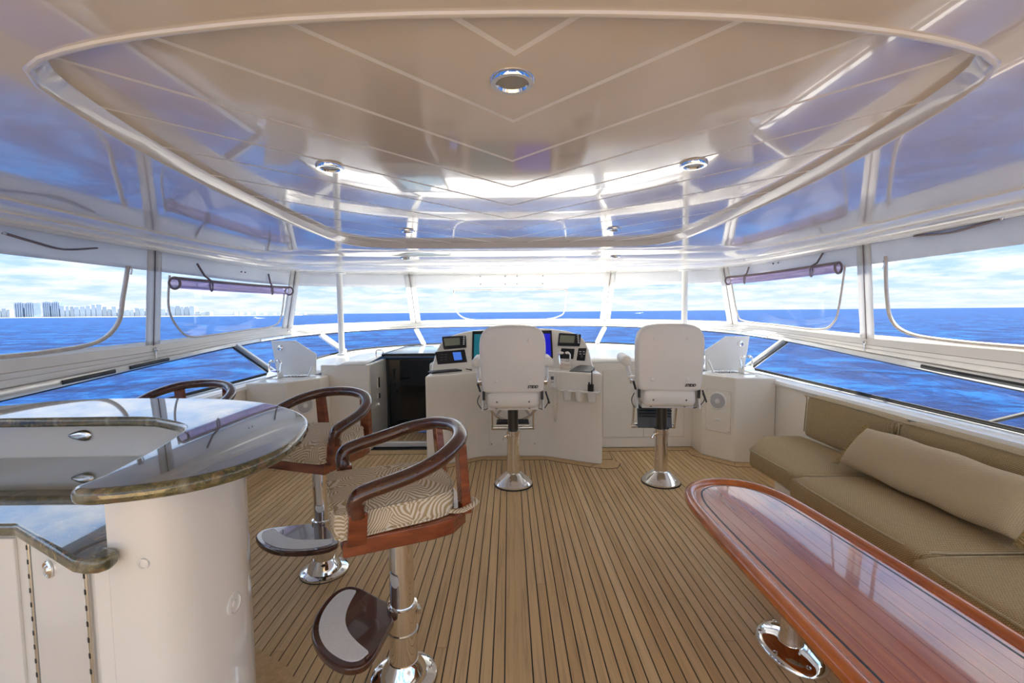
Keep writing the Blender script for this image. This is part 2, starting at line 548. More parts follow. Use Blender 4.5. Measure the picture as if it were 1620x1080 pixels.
def tower(u0, u1, vt, m, label, group=None, D=DS, style=0):
    x0, x1 = far_x(u0, D), far_x(u1, D)
    zt = far_z((u0+u1)/2, vt, D)
    w = x1-x0; dep = max(30, w*.8)
    t = thing('high_rise', label, 'building', ((x0+x1)/2, D, LAND), 0, group)
    h = zt-LAND
    mb = MB().box(-w/2, w/2, 0, dep, 0, h)
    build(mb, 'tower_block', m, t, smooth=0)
    if style:
        f = MB()
        n = 4
        for k in range(n):
            x = -w/2+w*(k+.5)/n
            f.box(x-w*.05, x+w*.05, -3, 0, 0, h*.985)
        build(f, 'balcony_stack', 'tower_white' if m != 'tower_white' else 'tower_sand', t, smooth=0)
    r = MB().box(-w*.3, w*.3, dep*.2, dep*.7, h, h*1.04)
    build(r, 'roof_house', 'tower_white', t, smooth=0)
    return t
lw = 'white apartment block in the row along the far shore'
g = 'white shore blocks'
for a in ((31, 45), (47, 61)):
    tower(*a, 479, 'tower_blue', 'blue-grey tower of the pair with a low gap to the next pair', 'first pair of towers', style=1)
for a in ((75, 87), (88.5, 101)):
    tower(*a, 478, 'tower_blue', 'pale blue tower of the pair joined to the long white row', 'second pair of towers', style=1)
x = -120
rs = random.Random(3)
while x < 330:
    w = rs.uniform(4, 8.5)
    if not (26 < x+w and x < 62) and not (71 < x+w and x < 101):
        if x < 30: v = rs.uniform(487, 492)
        elif x < 75: v = rs.uniform(490, 493)
        elif x < 137: v = rs.uniform(483.5, 486)
        elif x < 164: v = rs.uniform(480.5, 484)
        elif x < 190: v = rs.uniform(485, 489)
        elif x < 262: v = rs.uniform(487, 490.5)
        elif x < 304: v = rs.uniform(483.5, 489)
        else: v = rs.uniform(490.5, 494)
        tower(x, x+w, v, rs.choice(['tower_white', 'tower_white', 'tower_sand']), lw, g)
    x += w+rs.uniform(.2, 1.6)
for u in (372, 380, 391, 404, 416, 431, 442, 455, 468, 480):
    tower(u, u+rs.uniform(2, 5), rs.uniform(493.2, 495.2), 'tower_white', 'tiny pale block on the thin end of the far shore', 'distant blocks')

def motorboat(u, v, D, label, s=1.0, rz=0):
    t = thing('motor_boat', label, 'boat', (far_x(u, D), D, SEA), rz)
    hull = MB()
    loops = []
    for k in range(9):
        f = k/8; x = -5+10*f
        w = 1.6*(1-max(0, f-.45)**2*3.2)
        loops.append([(x, -w, 1.3+.5*f), (x, -w*.75, -.1), (x, w*.75, -.1), (x, w, 1.3+.5*f)])
    hull.loft(loops)
    hull.v = [(p[0]*s, p[1]*s, p[2]*s) for p in hull.v]
    build(hull, 'hull', 'gelcoat_white', t)
    cb = MB().box(-2.5*s, 1.8*s, -1.1*s, 1.1*s, 1.4*s, 3.2*s)
    build(cb, 'cabin', 'gelcoat_white', t, bevel=.2)
    wk = MB().loft([[(-5*s-k*4*s, -(1.2+k*.7)*s, .1), (-5*s-k*4*s, (1.2+k*.7)*s, .1), (-5*s-k*4*s, 0, .7*s/(1+k*.4))] for k in range(6)])
    build(wk, 'wake', 'foam', t)
motorboat(406, 503, 900, 'white motor boat with a foaming wake below the far shore', .8, PI)
motorboat(1017, 496, 1500, 'tiny white boat on the empty horizon', 1.0, 0)

# ------------------------------------------------------------------ floor: caulked base with teak planks
def offset_poly(P, d):
    n = len(P); out = []
    for i in range(n):
        a, b, c = Vector(P[i-1][:2]), Vector(P[i][:2]), Vector(P[(i+1) % n][:2])
        t = (c-a).normalized()
        out.append((b.x+t.y*d, b.y-t.x*d))
    return out
floor = structure('floor', MB().box(-2.75, 2.75, -6, 5.5, -.2, -.005), 'caulk', smooth=0)
xs = [(-.051, .063)]
x = .063
while x < 2.42: xs.append((x, x+.05)); x += .05
x = -.051
while x > -2.42: xs.append((x-.05, x)); x -= .05
for a, b in xs:
    cuts = [-6, 4.745]
    if abs(a) < 2.0:
        cuts.insert(1, random.uniform(-1.5, 4.4))
    for y0, y1 in zip(cuts, cuts[1:]):
        build(MB().box(a+.0028, b-.0028, y0, y1-.0015, -.005, 0), 'plank', 'teak', floor, smooth=0)
# teak beyond the companionway threshold
for k in range(13):
    build(MB().box(-1.5+k*.05+.0028, -1.45+k*.05-.0028, 4.93, 5.46, -.005, .001), 'plank', 'teak', floor, smooth=0)
# margin boards round the fixtures (black seam under each)
def margin(poly):
    build(MB().prism(poly, 0, .0015), 'margin_seam', 'caulk', floor, smooth=0)
    build(MB().prism(offset_poly(poly, -.006), 0, .0028), 'margin_board', 'teak_margin', floor, smooth=0)
CON = [(-.80, 4.17), (-.67, 4.245), (-.28, 4.50), (.31, 4.485), (.81, 4.235), (.85, 4.22)]
off = lambda p, q, s=0: (p[0], p[1]-s)
margin([(-.90, 4.06), (-.66, 4.14), (-.31, 4.39), (-.28, 4.52), (-.67, 4.27), (-.90, 4.2)])
margin([(-.31, 4.39), (.33, 4.375), (.31, 4.51), (-.28, 4.52)])
margin([(.33, 4.375), (.72, 4.155), (.80, 4.26), (.31, 4.51)])
margin([(.72, 4.155), (.88, 4.10), (.98, 4.13), (1.03, 4.24), (1.0, 4.36), (.86, 4.36), (.80, 4.24)])
margin([(.86, 4.37), (.985, 4.37), (1.0, 4.62), (.86, 4.62)])
margin([(.86, 4.63), (1.60, 4.63), (1.62, 4.75), (.86, 4.75)])
margin([(1.60, 4.63), (1.83, 4.62), (1.91, 4.75), (1.62, 4.75)])
margin([(1.81, 4.61), (1.80, 4.47), (1.92, 4.49), (1.92, 4.75), (1.90, 4.75)])
margin([(1.80, 4.46), (2.06, 4.12), (2.12, 4.24), (1.91, 4.50)])
margin([(2.06, 4.12), (2.30, 4.09), (2.30, 4.23), (2.12, 4.25)])
margin([(-1.52, 4.60), (-.86, 4.60), (-.86, 4.75), (-1.52, 4.75)])
margin([(-2.0, 4.58), (-1.53, 4.58), (-1.53, 4.75), (-2.0, 4.75)])
BAR_BODY = [(-.965, 1.06), (-.88, 1.055), (-.83, 1.10), (-.803, 1.2), (-.805, 1.3), (-.852, 1.41), (-.935, 1.535), (-1.05, 1.66), (-1.22, 1.76), (-1.5, 1.83), (-1.9, 1.83), (-2.48, 1.78)]
ring = offset_poly(BAR_BODY, .16)[3:-1]
margin([BAR_BODY[k] for k in range(3, len(BAR_BODY)-1)] + ring[::-1])
# low white sill across the companionway
structure('trim_2', MB().box(-1.5, -.86, 4.86, 4.92, 0, .055), 'gelcoat_white', bevel=.01)

# ------------------------------------------------------------------ hardtop: ceiling, rim and recess
def full(half):
    h = [tuple(p) for p in half]
    return h + [(-p[0], p[1]) for p in h[-2:0:-1]]
NH = 61
RECESS = full([p[:2] for p in resample(catmull([(0,.93,0), (.25,.935,0), (.5,.953,0), (.8,1.0,0), (1.02,1.06,0), (1.14,1.12,0), (1.2,1.22,0), (1.25,1.4,0), (1.30,1.65,0), (1.36,2.1,0), (1.39,2.6,0), (1.40,3.3,0), (1.38,3.72,0), (1.28,3.96,0), (1.1,4.07,0), (.6,4.11,0), (0,4.12,0)], 8), NH)])
RIN = full([p[:2] for p in resample(catmull([(0,-1.15,0), (1.4,-1.15,0), (2.25,-1.15,0), (2.43,-1.0,0), (2.46,.1,0), (2.46,1.6,0), (2.46,3.0,0), (2.42,3.75,0), (2.24,4.25,0), (1.7,4.5,0), (1,4.57,0), (0,4.6,0)], 8), NH)])
ROUT = full([p[:2] for p in resample(catmull([(0,-1.4,0), (1.5,-1.4,0), (2.6,-1.4,0), (2.84,-1.2,0), (2.87,.1,0), (2.87,1.6,0), (2.86,3.65,0), (2.78,5.0,0), (2.64,5.62,0), (2.1,5.88,0), (1.32,6.04,0), (.6,6.11,0), (0,6.12,0)], 8), NH)])
ZC, ZR = 2.03, 2.078
prof = [(0,2.03), (.015,2.019), (.06,2.012), (.38,1.999), (.40,1.986), (.43,1.982), (.46,1.989), (.70,1.981), (.72,1.968), (.75,1.963), (.97,1.955), (1.0,1.966), (1.05,1.966), (1.11,2.0), (1.14,2.09), (1.06,2.19), (.6,2.235), (0,2.25)]
loops = [[(x, y, ZC) for x, y in RECESS]]
for t, z in prof:
    loops.append([(a[0]+(b[0]-a[0])*t, a[1]+(b[1]-a[1])*t, z) for a, b in zip(RIN, ROUT)])
mb = MB(); mb.loft(loops, True, False)
nl = len(RIN)
mb.f.append(tuple(range((len(loops)-1)*nl, len(loops)*nl)))
ceil = structure('ceiling', mb, 'headliner', smooth=28)
ceil.data.materials.append(MAT['headliner_rim'])
for p in ceil.data.polygons:
    if p.index >= nl: p.material_index = 1
# bead and upstand round the recess
lp = []
for dd, z in ((.016, ZC-.0003), (.014, ZC-.006), (.006, ZC-.008), (0, ZC-.004), (-.004, ZC+.004), (-.022, ZR-.012), (-.028, ZR+.002)):
    q = offset_poly(RECESS, dd); lp.append([(x, y, z) for x, y in q])
build(MB().loft(lp, True, False), 'recess_lip', 'lip_white', ceil, smooth=50)
build(MB().prism(offset_poly(RECESS, .02), ZR-.0078, ZR+.02), 'recess_backing', 'groove_white', ceil, smooth=0)
def clip(poly, a, b, c):        # keep a*x + b*y <= c
    out = []
    for i in range(len(poly)):
        p, q = poly[i-1], poly[i]
        dp, dq = a*p[0]+b*p[1]-c, a*q[0]+b*q[1]-c
        if (dp <= 0) != (dq <= 0):
            t = dp/(dp-dq); out.append((p[0]+(q[0]-p[0])*t, p[1]+(q[1]-p[1])*t))
        if dq <= 0: out.append(q)
    return out
SL, GR = 1.05, .012
inner = offset_poly(RECESS, -.004)
tips = [1.136+.39*k for k in range(-1, 12)]
for t0, t1 in zip(tips, tips[1:]):
    mb = MB()
    for sgn in (-1, 1):
        p = clip(inner, -sgn, 0, 0)
        p = clip(p, -SL*sgn, -1, -(t0+GR))
        p = clip(p, SL*sgn, 1, t1-GR)
        if len(p) > 2: mb.prism(p, ZR-.008, ZR-.0079)
    if mb.f: build(mb, 'ceiling_panel', 'headliner', ceil, smooth=0)

def light(x, y, z, r, label, group=None):
    t = thing('ceiling_light', label, 'light', (x, y, z), 0, group)
    build(MB().lathe([(r*.66,-.004), (r*.72,-.012), (r*.92,-.012), (r,-.002), (r,.0)], 32, cap=False), 'bezel', 'chrome', t)
    build(MB().lathe([(r*.68,.0), (r*.68,-.005), (r*.4,-.006), (.001,-.0065)], 24, cap=False), 'lens', 'lamp_glass', t)
zp = ZR-.008
light(-.005, 1.262, zp, .062, 'round chrome downlight inside the second chevron of the ceiling recess')
for s, side in ((-1, 'bar'), (1, 'settee')):
    light(s*.77, 1.97, zp, .058, 'chrome downlight halfway along the ceiling recess, on the %s side' % side, 'recess lights')
    light(s*.78, 3.48, zp, .055, 'small chrome downlight near the forward edge of the recess, %s side' % side, 'recess lights')
    light(s*1.07, 4.70, 2.013, .060, 'chrome downlight on the hardtop rim ahead of the recess, %s side' % side, 'rim lights')

# ------------------------------------------------------------------ enclosure curtains, rail and windscreen
TK = [(0,6.08,1.968), (1.32,6.0,1.968), (2.62,5.6,1.968), (2.82,3.65,1.968), (2.82,1.6,1.968), (2.82,-.4,1.968)]
BK = [(0,6.75,1.32), (1.38,6.65,1.31), (2.76,5.62,1.275), (2.88,3.65,1.21), (2.88,1.6,1.19), (2.88,-.4,1.19)]
full_k = lambda K: [(-k[0], k[1], k[2]) for k in K[:0:-1]] + K
TKs, BKs = full_k(TK), full_k(BK)
def crv(K, u):
    u += 5; i = min(max(int(math.floor(u)), 0), len(K)-2); t = u-i
    p0, p1, p2, p3 = K[max(i-1,0)], K[i], K[i+1], K[min(i+2, len(K)-1)]
    return Vector([.5*(2*b+(c-a)*t+(2*a-5*b+4*c-d)*t*t+(3*b-a-3*c+d)*t**3) for a, b, c, d in zip(p0, p1, p2, p3)])
def SP(u, f): return crv(TKs, u).lerp(crv(BKs, u), f)
def inward(u, f, d):
    p = SP(u, f); a = SP(min(u+.02, 5), f)-SP(max(u-.02, -5), f); b = crv(BKs, u)-crv(TKs, u)
    n = a.cross(b).normalized()
    if n.dot(Vector((0, 1.5, 1.5))-p) < 0: n = -n
    return p+n*d
def fz(u, z):
    a, b = crv(TKs, u).z, crv(BKs, u).z
    return (a-z)/(a-b)
def patch(u0, u1, f0, f1, nu, nf, d=0, wob=0):
    rows = []
    for j in range(nf+1):
        row = []
        for i in range(nu+1):
            u = u0+(u1-u0)*i/nu
            a = f0(u) if callable(f0) else f0; b = f1(u) if callable(f1) else f1
            f = a+(b-a)*j/nf
            row.append(inward(u, f, d+wob*math.sin(i*2.1+j*1.3)*math.sin(i*.7+j*2.7)))
        rows.append(row)
    return MB().loft(rows, False, False)
val = lambda u: fz(u, 1.80)
edges = [-5, -4, -3, -2, -1, 1, 2, 3, 4, 5]
WIN = {}
for n, (u0, u1) in enumerate(zip(edges, edges[1:])):
    w = structure('window_%d' % (n+1), patch(u0, u1, .1, 1.0, 24, 6), 'clear_vinyl', smooth=60)
    WIN[(u0, u1)] = w
    build(patch(u0, u1, -.02, val, 28, 5, .006, .004), 'valance', 'canvas', w, smooth=60, solid=.004)
    build(patch(u0, u1, .955, 1.03, 24, 2, .006, .001), 'hem', 'canvas', w, smooth=60, solid=.004)
    for ue, sg in ((u0, 1), (u1, -1)):
        lu = (SP(ue+sg*.05, .5)-SP(ue, .5)).length/.05
        du = .07/lu*sg
        build(patch(ue, ue+du, -.02, 1.03, 2, 10, .010, .002), 'side_hem', 'canvas', w, smooth=60, solid=.005)
    # post zip seam and its foot fitting
    build(MB().tube([inward(u0, f/10, .016) for f in range(0, 11)], .0035, 6), 'zip_seam', 'strap', w)
    p = inward(u0, 1.04, .03)
    build(MB().ball(p, .018, 8).bar(p, p+Vector((0, 0, -.07)), .012, .012), 'foot_fitting', 'brushed', w)
def path_uf(K, n=6): 
    P = catmull([(k[0], k[1], 0) for k in K], n)
    return P
def ribbon(K, wdt, thick, name, m, parent, d=.012):
    P = [inward(p[0], p[1], d) for p in path_uf(K)]
    mb = MB()
    mb.tube(P, wdt/2, 8, r2=wdt/2)
    # flatten is not needed: piping-like zip tape
    return build(mb, name, m, parent, smooth=60)
wB, wF, wA, wG, wD = WIN[(-3,-2)], WIN[(2,3)], WIN[(-4,-3)], WIN[(3,4)], WIN[(-1,1)]
ribbon([(-2.925,.25), (-2.925,.6), (-2.875,.82), (-2.79,.95), (-2.6,.965), (-2.35,.955), (-2.14,.94), (-2.07,.8), (-2.075,.3)], .017, .006, 'zip', 'zip_tape', wB)
ribbon([(2.05,.25), (2.055,.8), (2.11,.93), (2.4,.95), (2.72,.95), (2.82,.85), (2.86,.65), (2.905,.2)], .017, .006, 'zip', 'zip_tape', wF)
ribbon([(-3.12,.2), (-3.14,.5), (-3.16,.75), (-3.24,.91), (-3.4,.955), (-3.6,.96), (-4.0,.96)], .030, .006, 'zip', 'zip_tape', wA)
ribbon([(3.10,.16), (3.10,.55), (3.12,.80), (3.20,.92), (3.375,.955), (3.6,.96), (4.0,.96)], .026, .006, 'zip', 'zip_tape', wG)
ribbon([(-.575,.28), (-.575,.7), (-.5,.9), (-.325,.965), (0,.975), (.35,.965), (.525,.88), (.575,.74), (.575,.28)], .016, .006, 'zip', 'zip_white', wD)
for s, u in ((-1, -3.12), (1, 3.10)):
    P = inward(u, .2, .03)
    build(MB().tube([P, P+Vector((.01,0,-.03)), P+Vector((0,0,-.06))], .005, 6), 'zip_pull', 'brushed', wA if s < 0 else wG)
def roll(u0, f0, u1, f1, r, parent, m='tinted_vinyl', tm='strap'):
    P = [inward(u0+(u1-u0)*k/16, f0+(f1-f0)*k/16, r+.018) for k in range(17)]
    mb = MB()
    # spiral roll: two open turns of sheet
    rows = []
    for i, p in enumerate(P):
        t = (P[min(i+1, 16)]-P[max(i-1, 0)]).normalized()
        sd = t.cross(Vector((0,0,1))).normalized(); upv = sd.cross(t)
        rows.append([p+(sd*math.cos(a)+upv*math.sin(a))*(r*(1-.10*k/14)) for k, a in [(k, PI*.6+2*PI*1.6*k/26) for k in range(27)]])
    mb.loft(rows, False, False)
    o = build(mb, 'rolled_window', m, parent, smooth=60)
    top = MB()
    top.tube([p+Vector((0,0,r*.93)) for p in P], .016, 8, r2=.011)
    build(top, 'roll_trim', tm, parent, smooth=60)
    for e in (0, 16):
        t = (P[1]-P[0]).normalized()
        q = [P[e]+(t.cross(Vector((0,0,1))).normalized()*math.cos(a)+Vector((0,0,1))*math.sin(a))*r*1.02 for a in [2*PI*k/20 for k in range(20)]]
        build(MB().tube(q, .010, 6, closed=True), 'roll_binding', tm, parent, smooth=60)
    return P, r
def strap(P, parent, r, top_u, top_f):
    a = inward(top_u, top_f, .02)
    mb = MB().tube([a, a.lerp(P, .5)+Vector((0,0,-.005)), P+Vector((0,0,r*1.05))], .009, 6)
    q = [P+Vector((0,0,0))+(Vector((0,0,1))*math.sin(t)+(Vector((0,1.5,P.z))-P).normalized()*math.cos(t))*r*1.06 for t in [2*PI*k/18 for k in range(18)]]
    mb.tube(q, .007, 6, closed=True)
    build(mb, 'strap', 'strap', parent, smooth=60)
P, r = roll(-2.93, .33, -2.06, .33, .045, wB)
strap(P[4], wB, r, -2.78, .08); strap(P[13], wB, r, -2.25, .08)
P, r = roll(2.05, .22, 2.9, .22, .045, wF)
strap(P[13], wF, r, 2.79, .02); strap(P[3], wF, r, 2.24, .03)
P, r = roll(-.575, .31, .575, .31, .03, wD, 'clear_vinyl', 'zip_white')
def loose_strap(K, parent):
    P = catmull([inward(u, f, .02) for u, f in K], 5)
    build(MB().tube(P, .017, 8, r2=.006, upv=(0,0,1)), 'loose_strap', 'strap', parent, smooth=60)
    build(MB().ball(P[0]+(Vector((0,1.5,1.8))-P[0]).normalized()*.006, .009, 8), 'snap', 'brushed', parent)
loose_strap([(-3.525,.07), (-3.45,.10), (-3.36,.125), (-3.25,.075)], wA)
loose_strap([(3.5,.01), (3.42,.03), (3.34,.045), (3.225,.02)], wG)
for u0, f0, w in ((-2.47,.1,wB), (-2.44,.1,wB), (2.44,.04,wF), (2.48,.04,wF), (-.3,.05,wD), (-.05,.05,wD), (.07,.05,wD), (.33,.05,wD), (-.3,.2,wD), (.07,.2,wD), (.33,.2,wD), (-.05,.2,wD)):
    build(MB().ball(inward(u0, f0, .012), .008, 8), 'snap', 'strap', w)

# rail between curtains and windscreen
RK = [(0,6.72,1.245), (1.38,6.62,1.235), (2.52,6.02,1.185), (2.86,4.72,1.125), (2.88,2.28,.97), (2.88,-.4,.87)]
GK = [(0,7.0,.965), (1.31,6.92,.96), (2.27,6.25,.92), (2.55,4.87,.82), (2.63,2.5,.80), (2.63,-.4,.80)]
RKs, GKs = full_k(RK), full_k(GK)
NR = 141
Rl = resample([crv(RKs, -5+10*k/300) for k in range(301)], NR)
Bl = resample([crv(BKs, -5+10*k/300) for k in range(301)], NR)
def lerp_line(f, d=0):
    out = []
    for i, (a, b) in enumerate(zip(Rl, Bl)):
        t = (Rl[min(i+1, NR-1)]-Rl[max(i-1, 0)]).normalized()
        n = t.cross(Vector((0,0,1))).normalized()
        if n.dot(Vector((0,1.5,0))-Vector((a.x, a.y, 0))) < 0: n = -n
        out.append(a.lerp(b, f)+n*d)
    return out
rail = structure('trim_1', MB().loft([lerp_line(f, d) for f, d in ((.30,.014), (.38,.022), (.50,.020), (.515,.012), (.53,.022), (.68,.024), (.695,.014), (.71,.024), (.88,.018), (1.02,.014), (1.04,-.01), (.30,-.012), (.30,.014))], False, False), 'vinyl_white', smooth=40)
build(MB().loft([lerp_line(f, d) for f, d in ((0,.0), (0,.020), (.04,.026), (.24,.026), (.28,.020), (.30,-.005), (0,-.01), (0,0))], False, False), 'chrome_strip', 'alu_frame', rail, smooth=40)
# brushed latches, and black bars standing in for dark reflections in the strip
for u, nm in ((-3.35,'black'), (-3.05,'black'), (3.30,'black'), (3.42,'black'), (2.25,'brushed'), (-2.25,'brushed')):
    i = min(range(NR), key=lambda k: (Rl[k]-crv(BKs, u)).length)
    L_ = lerp_line(.14, .028)
    build(MB().tube(L_[i-1:i+3], .010, 6, r2=.016, upv=(0,0,1)), 'rail_latch_reflection', nm, rail)
# lower windscreen: nine panes between mullions
gk = [-5, -4, -3, -2, -1, 1, 2, 3, 4, 5]
for n, (u0, u1) in enumerate(zip(gk, gk[1:])):
    rows = [[crv(GKs, u0+(u1-u0)*i/16).lerp(crv(RKs, u0+(u1-u0)*i/16), f) for i in range(17)] for f in (0, .5, 1.0)]
    w = structure('window_%d' % (n+10), MB().loft(rows, False, False), 'glass', smooth=60)
    gas = [crv(GKs, u0+(u1-u0)*i/16)+Vector((0,0,.012)) for i in range(17)]
    build(MB().tube(gas, .009, 6, r2=.014, upv=(0,0,1)), 'gasket', 'rubber', w)
    gas = [crv(RKs, u0+(u1-u0)*i/16)+Vector((0,0,-.006)) for i in range(17)]
    build(MB().tube(gas, .007, 6), 'gasket', 'rubber', w)
    if n:
        a, b = crv(GKs, u0), crv(RKs, u0)
        thin = abs(u0) == 4
        build(MB().bar(a, b, .016 if thin else .075, .02 if thin else .045, (0,1,0) if abs(u0) > 2.5 else (1,0,0)), 'mullion', 'rubber' if thin else 'alu_frame', w, bevel=.003 if thin else .008)
        if abs(u0) == 3:
            for dx in (-.034, .034):
                build(MB().bar(a+Vector((0,dx*1.6,0)), b+Vector((0,dx*1.6,0)), .014, .02, (0,1,0)), 'gasket', 'rubber', w)

# ------------------------------------------------------------------ bulwarks
for sd, nm in ((1, 'wall_right'), (-1, 'wall_left')):
    mb = MB().box(2.47*sd, 2.52*sd, -6, 4.8, 0, .77) if sd > 0 else MB().box(-2.52, -2.47, -6, 4.8, 0, .77)
    w = structure(nm, mb, 'gelcoat', bevel=.01)
    pr_ = [(2.455,.745), (2.445,.765), (2.455,.79), (2.48,.80), (2.60,.802), (2.72,.79), (2.74,.70), (2.74,-1.2), (2.70,-1.2), (2.68,.70), (2.50,.745)]
    ys = [-6, 0, 4.25, 4.9]
    build(MB().loft([[(x*sd, y, z) for x, z in pr_] for y in ys]), 'ledge', 'gelcoat_white', w, smooth=45)
# front bulwark with dash
wf = structure('wall_front', MB().box(.60, 1.99, 4.75, 4.80, 0, .915), 'gelcoat', bevel=.012)
build(MB().box(-2.0, -1.50, 4.75, 4.80, 0, .915), 'wall_panel', 'gelcoat', wf, bevel=.012)
build(MB().box(-.86, -.70, 4.75, 4.80, 0, .915), 'wall_panel', 'gelcoat', wf, bevel=.012)
build(MB().box(-1.53, -1.50, 4.80, 5.5, 0, .915), 'jamb_wall', 'gelcoat', wf)
build(MB().box(-.86, -.83, 4.80, 5.5, 0, .915), 'jamb_wall', 'gelcoat', wf)
colx = [-2.52+.09*k for k in range(57)]
colx = sorted(set([round(x, 3) for x in colx] + [-1.53, -.83]))
G6 = resample([crv(GKs, -3+6*k/200) for k in range(201)], 401)
far = []
for x in colx:
    far.append(min(G6, key=lambda g_: abs(g_.x-x*1.012)))
def near_z(x):
    t = min(max((abs(x)-1.75)/.35, 0), 1); t = t*t*(3-2*t)
    return .915-.105*t
dash = MB()
for k in range(len(colx)-1):
    quads = []
    for kk in (k, k+1):
        x = colx[kk]; F_ = far[kk]; op = (colx[k]+colx[k+1])/2
        y0 = 4.75; z0 = near_z(x)
        inop = -1.53 < op < -.83
        rows = []
        for j in range(8):
            f = j/7
            p = Vector((x, 4.75, z0)).lerp(Vector((F_.x, F_.y, F_.z-.004)), f)
            if inop and f == 0:
                f0 = (5.45-4.75)/(F_.y-4.75)
            if inop:
                p = Vector((x, 4.75, z0)).lerp(Vector((F_.x, F_.y, F_.z-.004)), f0+(1-f0)*f)
            p.z += .02*math.sin(PI*f)
            rows.append(p)
        quads.append(rows)
    dash.loft(quads, False, False)
build(dash, 'dash_top', 'gelcoat_white', wf, smooth=60, solid=.012, weld=True)
out = MB().loft([[p+Vector((0,0,.0)) for p in G6[::8]], [Vector((p.x*1.02, p.y+.05, -1.2)) for p in G6[::8]]], False, False)
build(out, 'hull_skin', 'gelcoat_white', wf, smooth=60, solid=.02)
# locker doors in the starboard front wall
for x0, x1 in ((.963, 1.392), (1.398, 1.82)):
    build(MB().box(x0-.004, x1+.004, 4.747, 4.751, .112, .832), 'door_gap', 'zip_tape', wf, smooth=0)
    build(MB().box(x0, x1, 4.743, 4.751, .116, .828), 'locker_door', 'gelcoat', wf, bevel=.003)

# companionway door of smoked acrylic and its hatch
dr = structure('door_1', MB().box(-1.46, -.87, 5.42, 5.435, .03, .91), 'smoked', smooth=0)
build(MB().box(-1.50, -1.46, 5.40, 5.44, .02, .915).box(-.875, -.85, 5.40, 5.44, .02, .915).box(-1.5, -.85, 5.40, 5.44, .89, .915), 'door_frame', 'black', dr, bevel=.003)
jl = build(MB().box(-1.502, -1.488, 4.77, 5.41, .05, .91), 'jamb_lining', 'alu_frame', dr, bevel=.002)
build(MB().box(-1.488, -1.478, 5.02, 5.09, .62, .74).box(-1.488, -1.478, 5.02, 5.09, .50, .56), 'latch', 'chrome', dr, bevel=.004)
build(MB().ball((-1.478, 5.0, .44), .02, 8), 'latch_knob', 'chrome', dr)
h = thing('companionway_hatch', 'tinted sliding hatch over the dark companionway door', 'hatch', (-1.18, 5.6, .95))
build(MB().box(-1.50, -.84, 5.35, 6.6, .962, .972), 'hatch_glass', 'hatch_glass', h, world=True, smooth=0)
fr = MB()
for a in ((-1.52,-1.49,5.33,6.62), (-.86,-.83,5.33,6.62), (-1.52,-.83,5.33,5.36), (-1.52,-.83,6.59,6.62)):
    fr.box(a[0], a[1], a[2], a[3], .945, .976)
build(fr, 'hatch_frame', 'black', h, world=True, bevel=.004)
hd = catmull([(-1.56,5.10,.92), (-1.56,5.10,.99), (-1.54,5.10,1.005), (-1.50,5.10,1.005), (-1.48,5.10,.99), (-1.48,5.10,.955)], 4)
build(MB().tube([(p.x, 5.25, p.z+.02) for p in hd], .008, 8), 'pull_handle', 'chrome', h, world=True)

for x in (-2.15, 2.21):
    t = thing('support_pole', 'white round pole from dash to hardtop ' + ('beside the companionway' if x < 0 else 'behind the starboard helm chair'), 'pole', (x, 5.78, .93))
    build(MB().lathe([(.037,0), (.037,1.04)], 20), 'tube', 'beam_white', t)
    build(MB().lathe([(.075,1.018), (.075,1.035), (.04,1.04)], 24), 'top_flange', 'beam_white', t, bevel=.003)
    build(MB().lathe([(.065,-.01), (.065,.012), (.04,.02)], 24), 'foot_flange', 'beam_white', t)
# ------------------------------------------------------------------ bar
bar = thing('bar_cabinet', 'curved white bar front with hinged locker doors on its inner side', 'bar', (-1.5, 1.5, 0))
INN = [(-2.45, 1.765), (-1.50, 1.765), (-1.36, 1.74), (-1.24, 1.68), (-1.15, 1.58), (-1.09, 1.45), (-1.05, 1.3), (-1.015, 1.15), (-.985, 1.06)]
ob = [Vector((*p, 0)) for p in BAR_BODY[:-1]] + [Vector((-2.45, 1.785, 0))]
sm = [tuple(p[:2]) for p in ob[:1]] + [tuple(p[:2]) for p in resample(catmull(ob[1:], 8), 60)]
build(MB().prism(sm + INN, 0, 1.035), 'bar_wall', 'bar_white', bar, world=True, smooth=50)
build(MB().prism([(-2.45, 1.215), (-1.335, 1.215), (-1.02, 1.06), (-.99, 1.065)] + INN[-2::-1], 0, .862), 'base_cabinet', 'bar_white', bar, world=True, smooth=30)
fd = Vector((-1.335+1.02, 1.215-1.06, 0)).normalized(); nd = Vector((-fd.y, fd.x, 0))
if nd.y > 0: nd = -nd
a, b_ = Vector((-1.318, 1.2067, 0)), Vector((-1.036, 1.068, 0))
dl = (a-b_).length
dm = (a+b_)/2
d1 = build(MB().obox(dm+nd*.004+Vector((0,0,.45)), (dl/2-.012, .006, .40), (fd, nd, (0,0,1))), 'door', 'bar_white', bar, world=True, bevel=.003)
d2 = build(MB().box(-2.2, -1.37, 1.206, 1.216, .05, .85), 'door', 'bar_white', bar, world=True, bevel=.003)
for e, dr_ in ((a, d2), (b_, d1)):
    hg = MB().tube([e+nd*.008+Vector((0,0,z)) for z in (.05, .85)], .0055, 8)
    build(hg, 'piano_hinge', 'brushed', bar, world=True)
    kn = MB()
    for k in range(20):
        kn.obox(e+nd*.0132+Vector((0,0,.07+k*.04)), (.003, .001, .006), (fd, nd, (0,0,1)))
    build(kn, 'hinge_knuckles', 'black', bar, world=True)
lc = dm-fd*-.035+nd*.011+Vector((0,0,.80))
build(MB().lathe([(.024,0), (.024,.004), (.020,.007), (.014,.004), (.010,.009), (.001,.010)], 20, lc, nd), 'door_latch', 'chrome', bar, world=True)
